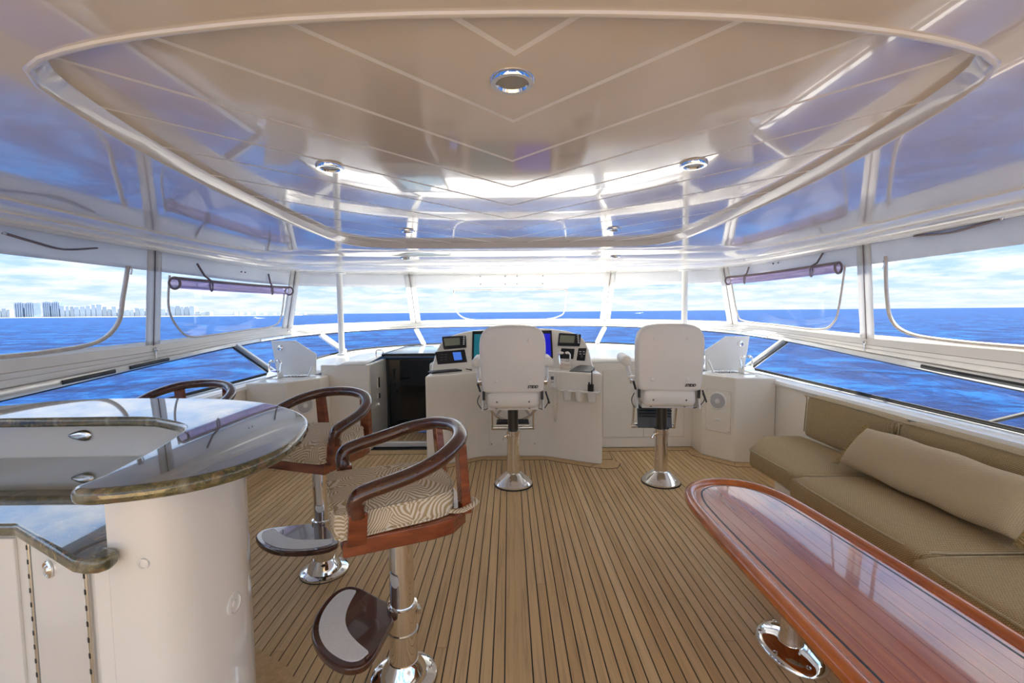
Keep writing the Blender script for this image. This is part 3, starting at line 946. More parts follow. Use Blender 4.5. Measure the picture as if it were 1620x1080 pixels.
# almond-shaped latch on the inner panel
lat = MB().ball((0,0,0), 1, 10, (.048, .014, .021))
lat.v = [(p[0]-1.70, p[1]+1.762, p[2]*(1+.5*(p[0]/.05))+.985) for p in lat.v]
build(lat, 'panel_latch', 'chrome', bar, world=True, smooth=60)
q = Vector((-.895, 1.052, .86))
build(MB().lathe([(.013,-.002), (.013,.002), (.009,.003), (.009,.0), (.001,.001)], 16, q, (0,-1,0)), 'screw_cap', 'gelcoat_white', bar, world=True)
q = Vector((-.801, 1.235, .64)); nn = Vector((1, -.02, 0))
build(MB().lathe([(.030,-.012), (.030,.003), (.024,.005), (.022,.0), (.010,.001), (.008,.004), (.001,.005)], 20, q, nn), 'socket_ring', 'gelcoat_white', bar, world=True)

OUT = [(-2.45,1.82), (-2.2,1.955), (-2.05,2.06), (-1.85,2.10), (-1.6,2.095), (-1.33,2.06), (-1.08,1.96), (-.91,1.834), (-.80,1.714), (-.735,1.60), (-.685,1.44), (-.664,1.30), (-.676,1.20), (-.71,1.11), (-.77,1.042), (-.85,1.0), (-.93,.978), (-.98,.978), (-1.007,1.0)]
INC = [(-1.0,1.06), (-1.02,1.17), (-1.05,1.31), (-1.11,1.495), (-1.176,1.575), (-1.29,1.645), (-1.41,1.69), (-1.7,1.695), (-2.45,1.69)]
P = [Vector((*p, 0)) for p in OUT+INC]
Pc = resample(catmull(P, 8), 130)
ct = build(MB().prism([tuple(p[:2]) for p in Pc], 1.032, 1.07), 'bar_countertop', 'granite', smooth=40, bevel=.016, seg=4)
tag(ct, 'polished dark green granite bar top with a rounded end', 'countertop')
WT = [(-2.45,1.18), (-1.345,1.18), (-1.325,1.172), (-1.02,1.005), (-.985,.997), (-.955,1.0), (-.942,1.02), (-.948,1.05), (-.985,1.064)]
WT2 = [(-1.012,1.15), (-1.048,1.3), (-1.088,1.45), (-1.148,1.58), (-1.238,1.678), (-1.358,1.738), (-1.498,1.764), (-2.45,1.764)]
wt = build(MB().prism(WT+WT2, .864, .90), 'bar_worktop', 'granite', smooth=40, bevel=.014, seg=4)
tag(wt, 'lower granite worktop inside the bar with a pointed end', 'countertop')

# ------------------------------------------------------------------ bar stools
def make_stool():
    t = thing('bar_stool', 'x', 'stool', group='bar stools')
    build(MB().lathe([(.128,0), (.130,.006), (.128,.014), (.118,.018), (.092,.020), (.088,.030), (.080,.048), (.066,.066), (.058,.080)], 40), 'base', 'chrome', t, smooth=40)
    build(MB().lathe([(.1305,0), (.1305,.004)], 40), 'base_gasket', 'rubber', t)
    for k in range(5):
        a = 2*PI*k/5+.5
        build(MB().lathe([(.009,0), (.009,.003), (.004,.004), (.001,.002)], 12, (.107*math.cos(a), .107*math.sin(a), .0185)), 'bolt', 'brushed', t)
    sl = build(MB().lathe([(.055,.06), (.055,.285), (.058,.287), (.058,.305), (.050,.307)], 32), 'sleeve', 'chrome', t)
    build(MB().box(-.058, -.07, -.02, .02, .255, .275).lathe([(.0595,.20), (.0595,.204)], 32), 'clamp', 'brushed', sl)
    build(MB().lathe([(.047,.28), (.047,.655)], 32), 'column', 'chrome', t)
    build(MB().lathe([(.10,.635), (.10,.655), (.05,.657)], 24), 'swivel_plate', 'black', t)
    lv = build(MB().tube([(.06,-.05,.635), (.10,-.17,.628), (.11,-.20,.622)], .006, 8), 'height_lever', 'black', t)
    build(MB().ball((.113,-.212,.612), .016, 8, (1, .8, 1.3)), 'lever_knob', 'brushed', lv)
    fo = catmull([(.045,.06,0), (.085,.125,0), (.14,.215,0), (.19,.245,0), (.25,.215,0), (.305,.12,0), (.33,0,0), (.305,-.12,0), (.25,-.215,0), (.19,-.245,0), (.14,-.215,0), (.085,-.125,0), (.045,-.06,0)], 6)
    ft = build(MB().prism([tuple(p[:2]) for p in fo], .262, .290), 'footrest', 'mahogany_dark', t, smooth=40, bevel=.008, seg=3)
    outer = catmull([(.155,.195,0), (.19,.215,0), (.235,.19,0), (.285,.105,0), (.305,0,0), (.285,-.105,0), (.235,-.19,0), (.19,-.215,0), (.155,-.195,0)], 5)
    innr = catmull([(.155,-.185,0), (.185,-.12,0), (.205,-.06,0), (.212,0,0), (.205,.06,0), (.185,.12,0), (.155,.185,0)], 5)
    build(MB().prism([tuple(p[:2]) for p in outer+innr], .2895, .2925), 'grip_pad', 'white_pad', ft, smooth=0)
    build(MB().box(.04, .20, -.03, .03, .235, .262), 'foot_bracket', 'brushed', t, bevel=.004)
    bp = [(.228,-.222), (.228,.222), (-.07,.228), (-.15,.215), (-.215,.155), (-.24,.06), (-.24,-.06), (-.215,-.155), (-.15,-.215), (-.07,-.228)]
    build(MB().prism(bp, .653, .712), 'seat_frame', 'mahogany', t, smooth=30, bevel=.006)
    # loose cushion with rounded edge and piping
    n = 48
    base = resample(catmull([(.25,-.20,0), (.258,0,0), (.25,.20,0), (.225,.226,0), (.06,.214,0), (-.10,.20,0), (-.17,.15,0), (-.195,0,0), (-.17,-.15,0), (-.10,-.20,0), (.06,-.214,0), (.225,-.226,0)], 8, True), n, True)
    cx = .03
    loops = []
    for s, z in ((.02,.716), (.90,.713), (.97,.716), (1.0,.735), (1.005,.76), (.995,.785), (.965,.800), (.90,.806), (.7,.816), (.4,.824), (.02,.828)):
        loops.append([((p.x-cx)*s+cx, p.y*s, z) for p in base])
    cu = build(MB().loft(loops), 'seat_cushion', 'palm_fabric', t, smooth=70)
    for z, s in ((.797, .985), (.719, .985)):
        build(MB().tube([((p.x-cx)*s+cx, p.y*s, z) for p in base], .005, 6, closed=True), 'piping', 'palm_fabric', cu, smooth=70)
    build(MB().tube(catmull([(-.15,.17,.72), (-.19,.20,.728), (-.245,.175,.735), (-.25,.13,.732), (-.23,.10,.725)], 5), .016, 8, r2=.007, upv=(0,0,1)), 'cushion_tie', 'palm_fabric', cu, smooth=70)
    R = catmull([(.182,.250,.80), (.186,.255,.845), (.172,.261,.872), (.13,.266,.886), (.10,.268,.893), (0,.266,.915), (-.10,.240,.945), (-.185,.165,.972), (-.225,.075,.983), (-.235,0,.985), (-.225,-.075,.983), (-.185,-.165,.972), (-.10,-.240,.945), (0,-.266,.915), (.10,-.268,.893), (.13,-.266,.886), (.172,-.261,.872), (.186,-.255,.845), (.182,-.250,.80)], 7)
    build(MB().tube(R, .030, 14, r2=.027, upv=(0,0,1)), 'arm_rail', 'mahogany_dark', t, smooth=70)
    for s in (-1, 1):
        mb = MB().loft([[(.150+dx, s*.250+dy, .815) for dx, dy in ((0,-.022), (.058,-.022), (.058,.022), (0,.022))],
                        [(.155+dx, s*.232+dy, .70) for dx, dy in ((0,-.018), (.062,-.018), (.062,.018), (0,.018))]])
        build(mb, 'arm_post', 'mahogany' , t, smooth=30, bevel=.005)
        mb = MB().loft([[(-.215+dx, s*.150+dy, .70) for dx, dy in ((-.018,-.032), (.018,-.032), (.018,.032), (-.018,.032))],
                        [(-.198+dx, s*.158+dy, .965) for dx, dy in ((-.016,-.028), (.016,-.028), (.016,.028), (-.016,.028))]])
        build(mb, 'back_post', 'mahogany', t, smooth=30, bevel=.005)
    return t
st = make_stool()
spots = [(-.452, 1.73, 204.5, 'mahogany bar stool at the rounded end of the bar, white crescent on its footrest'),
         (-1.075, 2.49, 251.5, 'mahogany bar stool between the bar top and the companionway, partly behind the granite'),
         (-2.08, 2.86, 272, 'mahogany bar stool of which only the arm rail shows above the granite')]
for i, (x, y, a, lb) in enumerate(spots):
    o = st if i == 0 else copy_tree(st)
    o.location = (x, y, 0.0028 if i == 0 else 0); o.rotation_euler = (0, 0, math.radians(a)); o['label'] = lb
st.location.z = 0

# ------------------------------------------------------------------ helm console
con = thing('helm_console', 'cream helm console with two big screens and a chrome wheel', 'console', (0.02, 4.7, 0))
body = [(-.80, 4.17), (-.67, 4.245), (-.52, 4.345), (-.36, 4.455), (-.26, 4.495), (.29, 4.48), (.40, 4.44), (.55, 4.35), (.70, 4.27), (.81, 4.225), (.85, 4.215), (.85, 4.748), (.59, 4.749), (.59, 5.15), (-.69, 5.15), (-.69, 4.749), (-.80, 4.748)]
build(MB().prism(body, 0, .868), 'console_body', 'gelcoat', con, world=True, smooth=25, bevel=.02, seg=3)
def Yc(x): return 4.70-.45*max(0, abs(x-.02)-.44)
def Yp(x, z): return Yc(x)+.5*(z-.88)
OL = [(-.805,.868), (-.80,.90), (-.789,.959), (-.755,1.08), (-.715,1.147), (-.665,1.186), (-.575,1.222), (-.429,1.25), (-.2,1.268), (.02,1.277), (.24,1.272), (.445,1.26), (.645,1.228), (.735,1.178), (.785,1.09), (.81,.96), (.825,.90), (.835,.868)]
o2 = [tuple(p[:2]) for p in resample(catmull([(x, z, 0) for x, z in OL], 6), 90)]
pod = MB()
front, rim1, rim2, back, backb = [], [], [], [], []
fb = []
for x, z in o2:
    front.append((x*.985, Yp(x, z)+.0, .868+(z-.868)*.985)); rim1.append((x, Yp(x, z)+.012, z)); rim2.append((x, Yp(x, z)+.10, z))
    back.append((x*.99, 5.16, min(z, .868+(z-.868)*.9)))
    fb.append((x*.985, Yp(x, .868), .868))
pod.loft([fb, [tuple((p+q)/2 for p, q in zip(a, b)) for a, b in zip(fb, front)], front, rim1, rim2, back], False, False)
build(pod, 'instrument_pod', 'gelcoat', con, world=True, smooth=50)

def on_panel(q, o0, o1):
    """a slab standing on the sloped panel; q = four (x, z) corners"""
    n = Vector((0, -1, .5)).normalized()
    A = [Vector((x, Yp(x, z), z))+n*o0 for x, z in q]; B = [Vector((x, Yp(x, z), z))+n*o1 for x, z in q]
    return MB().loft([A, B])
def rect(x0, x1, z0, z1): return [(x0, z0), (x1, z0), (x1, z1), (x0, z1)]
def inset(q, f, fx=None):
    cx = sum(p[0] for p in q)/4; cz = sum(p[1] for p in q)/4
    return [(cx+(p[0]-cx)*(fx or f), cz+(p[1]-cz)*f) for p in q]
for q, m in ((rect(-.412, .0, .955, 1.247), 'screen_teal'), (rect(.035, .437, .962, 1.247), 'screen_blue')):
    s_ = build(on_panel(q, -.01, .012), 'chart_display', 'black', con, world=True, bevel=.004)
    q2 = [(x+(.02 if x < (q[0][0]+q[1][0])/2 else -.02), z+(.02 if z < 1.1 else -.035)) for x, z in q]
    build(on_panel(q2, .012, .0135), 'screen', m, s_, world=False, smooth=0).location = -con.location
LL = [(-.693,1.071), (-.469,1.080), (-.479,1.197), (-.717,1.192)]
LR = [(.489,1.089), (.707,1.088), (.728,1.203), (.509,1.214)]
def sub_on(parent, mb, name, m, **kw):
    o = build(mb, name, m, parent, **kw); o.location = -con.location; return o
for q in (LL, LR):
    s_ = build(on_panel(q, -.005, .03), 'gauge_display', 'black', con, world=True, bevel=.006)
    sh = [((x-.022), z) for x, z in inset(q, .62, .66)]
    sub_on(s_, on_panel(sh, .03, .0315), 'gauge_screen', 'lcd', smooth=0)
    cx = (q[1][0]+q[2][0])/2-.022
    for k in range(5):
        z = q[1][1]+.022+k*.019
        sub_on(s_, on_panel(rect(cx-.008, cx+.008, z, z+.010), .03, .033), 'button', 'speaker_white', smooth=0)
AP = [(-.745,.927), (-.458,.935), (-.488,1.062), (-.776,1.050)]
s_ = build(on_panel(AP, -.005, .008), 'autopilot_panel', 'black', con, world=True, bevel=.003)
sub_on(s_, on_panel([(-.585,.957), (-.508,.959), (-.526,1.036), (-.606,1.034)], .008, .014), 'autopilot_screen', 'screen_small', smooth=0)
for k in range(3):
    for j in range(2):
        x, z = -.72+j*.04, .965+k*.026
        sub_on(s_, on_panel(rect(x, x+.022, z, z+.006), .008, .0095), 'key', 'grey_plastic', smooth=0)
s_ = build(on_panel([(.501,.962), (.637,.961), (.657,1.062), (.526,1.065)], -.005, .008), 'switch_panel', 'black', con, world=True, bevel=.003)
s_ = build(on_panel([(.667,.949), (.745,.946), (.773,1.071), (.694,1.069)], -.005, .010), 'thruster_panel', 'black', con, world=True, bevel=.003)
for k in range(4):
    sub_on(s_, on_panel(rect(.700+(k%2)*.034, .718+(k%2)*.034, 1.03-(k//2)*.022, 1.036-(k//2)*.022), .010, .012), 'key', 'speaker_white', smooth=0)
sub_on(s_, on_panel([(.708,.975), (.728,.975), (.730,.995), (.710,.995)], .010, .02), 'dial', 'grey_plastic', smooth=0)

def throttle(c, parent, world=True, sc=1.0, mir=1):
    """twin chrome levers on a chrome pod"""
    c = Vector(c)
    V = lambda x, y, z: c+Vector((x*mir, y, z))*sc
    mb = MB().loft([[V(-.06,-.06,0), V(.06,-.06,0), V(.06,.06,0), V(-.06,.06,0)], [V(-.05,-.045,.05), V(.05,-.045,.05), V(.05,.045,.05), V(-.05,.045,.05)], [V(-.04,-.02,.075), V(.04,-.02,.075), V(.04,.02,.075), V(-.04,.02,.075)]])
    o = build(mb, 'throttle', 'chrome', parent, world=world, bevel=.006)
    for s in (-1, 1):
        l = MB().tube(catmull([V(s*.048,0,.05), V(s*.055,.01,.11), V(s*.052,.015,.15), V(s*.02,.02,.158), V(s*.006,.02,.158)], 4), .009*sc, 8)
        l.ball(V(s*.03,.02,.158), .015*sc, 8, (1.6,1,1))
        if world: l.v = [tuple(Vector(p)-parent.location) for p in l.v]
        build(l, 'lever', 'chrome', o)
    return o
throttle((.545, 4.62, .87), con)
# steering wheel
wc = Vector((.01, 4.36, .675)); wn = Vector((0, -1, .22)).normalized()
e1 = Vector((1,0,0)); e2 = wn.cross(e1)
w = build(MB().tube([wc+(e1*math.cos(a)+e2*math.sin(a))*.275 for a in [2*PI*k/64 for k in range(64)]], .013, 10, closed=True), 'steering_wheel', 'brushed', con, world=True)
for k in range(5):
    a = 2*PI*k/5+PI/2
    sub_on(w, MB().bar(wc-wn*.03+(e1*math.cos(a)+e2*math.sin(a))*.03, wc+(e1*math.cos(a)+e2*math.sin(a))*.27, .02, .008, wn), 'spoke', 'brushed')
sub_on(w, MB().lathe([(.05,-.14), (.05,.0), (.03,.012), (.001,.015)], 20, wc-wn*.02, wn), 'hub', 'chrome')
# access hatch low in the middle, handset recess, cup rack
build(MB().box(-.225, .245, 4.478, 4.50, .116, .50), 'access_panel', 'gelcoat', con, world=True, bevel=.003)
for x in (-.205, .225):
    build(MB().ball((x, 4.477, .135), .006, 6), 'screw', 'strap', con, world=True)
ff = Vector((.55-.40, 4.35-4.44, 0)).normalized(); fn = Vector((ff.y, -ff.x, 0))
hc = Vector((.415, 4.433, .77))
build(MB().obox(hc+fn*.003, (.05, .006, .095), (ff, fn, (0,0,1))), 'handset_plate', 'vinyl_white', con, world=True, bevel=.004)
f2 = Vector((.81-.55, 4.225-4.35, 0)).normalized(); n2 = Vector((f2.y, -f2.x, 0))
cm = Vector((.66, 4.29, .70))
rk = build(MB().obox(cm+n2*.045, (.185, .05, .009), (f2, n2, (0,0,1))), 'cup_rack', 'gelcoat_white', con, world=True, bevel=.008)
for k in (-1, 0, 1):
    c_ = cm+n2*.05+f2*k*.118
    mb = MB().lathe([(.030,-.095), (.036,-.09), (.044,-.02), (.050,.012), (.046,.012), (.040,-.02), (.030,-.085), (.001,-.085)], 20, c_, cap=False)
    mb.v = [tuple(Vector(p)-con.location) for p in mb.v]
    build(mb, 'cup_holder', 'gelcoat_white', rk)
hs = thing('remote_handset', 'small white corded handset clipped to the console front', 'handset', hc+fn*.02)
build(MB().obox(hc+fn*.024, (.022, .012, .065), (ff, fn, (0,0,1))), 'handset_body', 'speaker_white', hs, world=True, bevel=.008)
build(MB().obox(hc+fn*.038+Vector((0,0,.035)), (.014, .003, .016), (ff, fn, (0,0,1))), 'handset_screen', 'grey_plastic', hs, world=True)
for k in range(2):
    build(MB().obox(hc+fn*.037+ff*(k*.016-.008)+Vector((0,0,-.005)), (.004, .003, .004), (ff, fn, (0,0,1))), 'button', 'grey_plastic', hs, world=True)
cp = []
for k in range(161):
    t = k/160
    p = Vector((.40+.02*math.sin(t*PI)*0+.035*t, 0, .70-.33*math.sin(t*PI))) if False else None
    s = t*2
    z = .70-.32*math.sin(PI*t); x = .395+.055*t
    y = 4.432-(x-.40)*.6-.028
    cp.append((x+.007*math.cos(k*.9), y+.007*math.sin(k*.9), z))
build(MB().tube(cp, .0028, 5), 'coiled_cord', 'cord_cream', hs, world=True)
vc = cm+n2*.05+f2*.118
vr = thing('handheld_radio', 'black handheld radio with a long antenna standing in the cup rack', 'radio', vc+Vector((0,0,-.08)))
build(MB().obox(vc+Vector((-.01,0,.0)), (.026, .017, .075), (f2, n2, (0,0,1))), 'radio_body', 'black', vr, world=True, bevel=.005)
build(MB().lathe([(.006,.07), (.005,.2), (.001,.205)], 10, vc+Vector((.0,0,0))), 'antenna', 'black', vr, world=True)
build(MB().lathe([(.007,.075), (.007,.092)], 10, vc+Vector((-.025,0.005,0))), 'knob', 'black', vr, world=True)
# things lying on the console ledge
kb = thing('keyboard', 'flat black keyboard on the port end of the console ledge', 'keyboard', (-.655, 4.46, .868), math.radians(33))
build(MB().box(-.16, .16, -.055, .055, 0, .014), 'case', 'black', kb, bevel=.004)
for r_ in range(4):
    for k in range(11):
        build(MB().box(-.148+k*.027, -.148+k*.027+.022, -.042+r_*.023, -.042+r_*.023+.018, .014, .019), 'key', 'grey_plastic', kb, smooth=0)
pn = build(MB().lathe([(.004,-.06), (.0055,-.055), (.0055,.05), (.002,.062)], 10, (-.43, 4.575, .8755), (.6,-.8,0)), 'pen', 'black')
tag(pn, 'black pen beside the keyboard on the console ledge', 'pen')
pc = thing('document_pouch', 'dark grey wedge-shaped cover lying on the starboard console ledge', 'cover', (.70, 4.44, .868), math.radians(-25))
build(MB().loft([[(-.11,-.09,0), (.11,-.09,0), (.10,.08,0), (-.09,.08,0)], [(-.11,-.09,.006), (.11,-.09,.006), (.10,.08,.03), (-.09,.08,.03)], [(-.05,-.02,.03), (.07,-.02,.03), (.06,.06,.05), (-.04,.06,.05)]]), 'cover_shell', 'grey_plastic', pc, bevel=.006)

# ------------------------------------------------------------------ wing stations
def wing(mir, label):
    X = lambda x: x*mir
    t = thing('wing_station', label, 'cabinet', (X(2.2), 4.45, 0), 0, 'wing control stations')
    poly = [(X(1.905),4.748), (X(1.905),4.495), (X(2.11),4.235), (X(2.468),4.19), (X(2.468),4.748)]
    build(MB().prism(poly, 0, .815), 'cabinet_body', 'gelcoat', t, world=True, smooth=25, bevel=.015, seg=3)
    a = Vector((X(1.905), 4.495, 0)); b = Vector((X(2.11), 4.235, 0))
    f = (b-a).normalized(); n = Vector((f.y, -f.x, 0))
    if n.y > 0: n = -n
    c = (a+b)/2
    build(MB().obox(c+n*.001+Vector((0,0,.47)), (.125, .003, .205), (f, n, (0,0,1))), 'panel_gap', 'zip_tape', t, world=True, smooth=0)
    p = build(MB().obox(c+n*.003+Vector((0,0,.47)), (.122, .005, .202), (f, n, (0,0,1))), 'speaker_panel', 'gelcoat', t, world=True, bevel=.003)
    sc = c+n*.008+Vector((0,0,.57))
    l = t.location
    r1 = build(MB().lathe([(.088,0), (.088,.006), (.078,.012), (.072,.006)], 36, sc-l, n, cap=False), 'speaker_ring', 'speaker_white', p)
    build(MB().lathe([(.074,.004), (.072,.008), (.03,.012), (.028,.014), (.001,.014)], 32, sc-l, n), 'speaker_grille', 'speaker_mesh', p)
    build(MB().lathe([(.022,.0), (.022,.016), (.016,.018), (.001,.018)], 24, sc-l, n), 'speaker_badge', 'speaker_white', p)
    nb = MB().ball((0,0,0), 1, 8, (.032, .012, .013)); M = Matrix((f, n, (0,0,1))).transposed()
    nb.v = [tuple(M @ Vector(q)+c+n*.012+Vector((0,0,.39))-l) for q in nb.v]
    build(nb, 'pull_knob', 'speaker_white', p)
    for ex in (-.108, .108):
        for ez in (.285, .655):
            build(MB().ball(c+f*ex+n*.009+Vector((0,0,ez))-l, .005, 6), 'screw', 'brushed', p)
    # raised lid
    q = [(2.03,.825), (2.43,.825), (2.50,1.175), (2.25,1.175), (2.03,1.035)]
    lean = lambda z: 4.70+(z-.825)*.12
    A = [Vector((X(x), lean(z), z)) for x, z in q]; B = [p_+Vector((0,.022,0)) for p_ in A]
    ld = build(MB().loft([A, B]), 'control_lid', 'gelcoat_white', t, world=True, bevel=.006)
    lk = Vector((X(2.40), lean(1.10)-.002, 1.10))
    build(MB().lathe([(.028,0), (.028,.005), (.018,.008), (.012,.004), (.001,.006)], 20, lk-l, (0,-1,.1)), 'lid_latch', 'chrome', ld)
    build(MB().bar(Vector((X(2.07), 4.62, .815))-l, Vector((X(2.05), 4.70, .93))-l, .012, .02), 'lid_stay', 'gelcoat_white', ld)
    build(MB().box(*sorted((X(2.10), X(2.30))), 4.58, 4.66, .815, .818), 'control_plate', 'black', t, world=True)
    for k in range(6):
        x = X(2.12+k*.03)
        build(MB().lathe([(.008,.818), (.006,.83), (.001,.832)], 8, (x, 4.61, 0)), 'switch', 'brushed', t, world=True)
    throttle((X(2.36), 4.52, .815), t, True, 1.05)
    return t
wing(1, 'white angled control cabinet with round speaker at the settee end')
wing(-1, 'white angled control cabinet with raised lid beyond the bar stools')

# ------------------------------------------------------------------ helm chairs
def make_chair(fold):
    t = thing('helm_chair', 'x', 'chair', group='helm chairs')
    build(MB().lathe([(.163,0), (.163,.010)], 40), 'base_gasket', 'rubber', t)
    build(MB().lathe([(.160,.008), (.160,.020), (.150,.032), (.075,.098), (.062,.105)], 40), 'base', 'chrome', t, smooth=30)
    for k in range(6):
        a = 2*PI*k/6+.3
        build(MB().lathe([(.009,0), (.009,.006), (.001,.008)], 10, (.132*math.cos(a), .132*math.sin(a), .046), (math.cos(a)*.66, math.sin(a)*.66, .75)), 'bolt', 'brushed', t)
    build(MB().lathe([(.055,.09), (.055,.44)], 32), 'lower_column', 'chrome', t)
    cl = build(MB().lathe([(.064,.40), (.064,.425), (.060,.427), (.060,.440), (.064,.442), (.064,.465), (.045,.467)], 32), 'clamp_collar', 'chrome', t)
    build(MB().tube([(-.05,-.045,.43), (-.075,-.05,.42), (-.085,-.05,.395)], .006, 8), 'clamp_handle', 'chrome', cl)
    build(MB().lathe([(.043,.44), (.043,.68)], 28), 'upper_column', 'dark_tube', t)
    build(MB().lathe([(.07,.655), (.07,.69), (.1,.70)], 24), 'seat_mount', 'chair_metal', t)
    fr = build(MB().box(-.20, .20, -.20, .22, .675, .715), 'seat_frame', 'chair_metal', t, bevel=.006)
    for x in (-.13, .13):
        build(MB().lathe([(.010,0), (.010,.004), (.001,.006)], 10, (x, -.201, .695), (0,-1,0)), 'frame_bolt', 'strap', fr)
    build(MB().rbox((0,.06,.775), (.225,.26,.065), .05, 8, .015), 'seat', 'vinyl_white', t, smooth=70)
    # rounded lower back roll
    rl = MB().rbox((0,-.215,.765), (.205,.055,.068), .05, 8)
    ro = build(rl, 'lumbar_roll', 'vinyl_white', t, smooth=70)
    for x in (-.125, .125):
        build(MB().ball((x,-.270,.755), .007, 6), 'stud', 'strap', ro)
    # backrest: shell behind, cushion in front, rounded shoulders, leaning back a little
    OB = [(-.235,.835), (-.245,.90), (-.255,1.05), (-.258,1.18), (-.245,1.27), (-.20,1.325), (-.12,1.345), (0,1.350), (.12,1.345), (.20,1.325), (.245,1.27), (.258,1.18), (.255,1.05), (.245,.90), (.235,.835), (.20,.822), (0,.818), (-.20,.822)]
    loop = [p for p in resample(catmull([(x, z, 0) for x, z in OB], 6, True), 64, True)]
    lean = lambda z: -.235-(z-.82)*.07
    def ring(s, dy):
        return [((p.x)*s, lean(p.y)+dy, 1.085+(p.y-1.085)*s) for p in loop]
    build(MB().loft([ring(.90,-.030), ring(.955,-.027), ring(.985,-.015), ring(.99,.015)]), 'back_shell', 'chair_shell', t, smooth=60)
    build(MB().loft([ring(.985,.010), ring(1.0,.03), ring(1.0,.07), ring(.97,.10), ring(.85,.12)]), 'back_cushion', 'vinyl_white', t, smooth=60)
    for x in (-.125, .125):
        for z in (.915, 1.235):
            build(MB().lathe([(.014,0), (.013,.005), (.006,.008), (.001,.0085)], 14, (x*(1.0 if z > 1 else 1.05), lean(z)-.0295, z), (0,-1,0)), 'button_cap', 'chair_shell', t)
    # arms
    for s in (-1, 1):
        build(MB().loft([[(s*(.232), -.24, .68), (s*(.232), -.06, .68), (s*.232, -.02, .90), (s*.232, -.14, .92)], [(s*.246, -.24, .68), (s*.246, -.06, .68), (s*.246, -.02, .90), (s*.246, -.14, .92)]]), 'side_plate', 'chair_metal', t, bevel=.004)
        build(MB().lathe([(.034,0), (.034,.03), (.028,.036), (.001,.036)], 20, (s*.246, -.10, .89), (s,0,0)), 'arm_hinge', 'chrome', t)
        ar = build(MB().tube([(s*.275,-.10,.90), (s*.285,.02,1.0)], .018, 10), 'arm_strut', 'chair_metal', t)
        build(MB().rbox((s*.295, .13, 1.035), (.04, .19, .042), .036, 6), 'arm_pad', 'vinyl_white', ar, smooth=70)
        build(MB().tube(catmull([(s*.262,-.215,.80), (s*.28,-.20,.74), (s*.24,-.10,.66), (s*.18,.05,.66)], 5), .0045, 6), 'cable', 'grey_plastic', t)
        build(MB().bar((s*.255,-.235,.83), (s*.285 if s > 0 else s*.275,-.245,.735 if s > 0 else .90), .016, .012), 'lever', 'black', t, bevel=.003)
        build(MB().obox((s*.228,-.235,.80), (.010,.01,.035), ((1,0,0),(0,1,0),(0,0,1))), 'recliner', 'black', t, bevel=.003)
    # footrest
    for s in (-1, 1):
        build(MB().bar((s*.185,.24,.69), (s*.185,.33,.40), .014, .05, (0,1,0)), 'footrest_leg', 'brushed', t, bevel=.003)
    build(MB().tube([(-.195,.335,.40), (.195,.335,.40)], .022, 12), 'footrest_bar', 'brushed', t)
    if fold:
        fp = build(MB().obox((0,.285,.50), (.15,.008,.105), ((1,0,0), (0,1,-.3), (0,.3,1))), 'foot_plate', 'grey_plastic', t, bevel=.003)
        for k in range(7):
            build(MB().obox((0,.274-.0045*(k-3)*2.0,.50+.028*(k-3)), (.145,.004,.007), ((1,0,0), (0,1,-.3), (0,.3,1))), 'tread_rib', 'black', fp)
    else:
        fp = build(MB().box(-.15, .15, .345, .50, .425, .437), 'foot_plate', 'black', t, bevel=.003)
        for k in range(5):
            build(MB().box(-.14, .14, .355+k*.03, .368+k*.03, .437, .441), 'tread_rib', 'black', fp)
    # maker's lettering low on the right of the shell
    cu = bpy.data.curves.new('lettering', 'FONT'); cu.body = 'STIDD'; cu.size = .030; cu.shear = .35; cu.extrude = .0008; cu.space_character = .92
    cu.offset = .0012
    tmp = bpy.data.objects.new('tmp', cu); C.objects.link(tmp)
    bpy.context.view_layer.update()
    me = bpy.data.meshes.new_from_object(tmp.evaluated_get(bpy.context.evaluated_depsgraph_get()))
    bpy.data.objects.remove(tmp)
    me.materials.clear(); me.materials.append(MAT['black'])
    lo = bpy.data.objects.new('lettering', me); C.objects.link(lo); lo.parent = t
    lo.rotation_euler = (PI/2-.07*-1, 0, 0); lo.location = (.112, lean(.87)-.031, .862)
    return t
c1 = make_chair(False); c1.location = (.005, 3.76, .0)
c1['label'] = 'white helm chair on a chrome pedestal directly behind the console wheel'
c2 = make_chair(True); c2.location = (1.255, 3.77, .0)
c2['label'] = 'white helm chair on a chrome pedestal in front of the plain front lockers'
c2.rotation_euler = (0, 0, math.radians(-6))

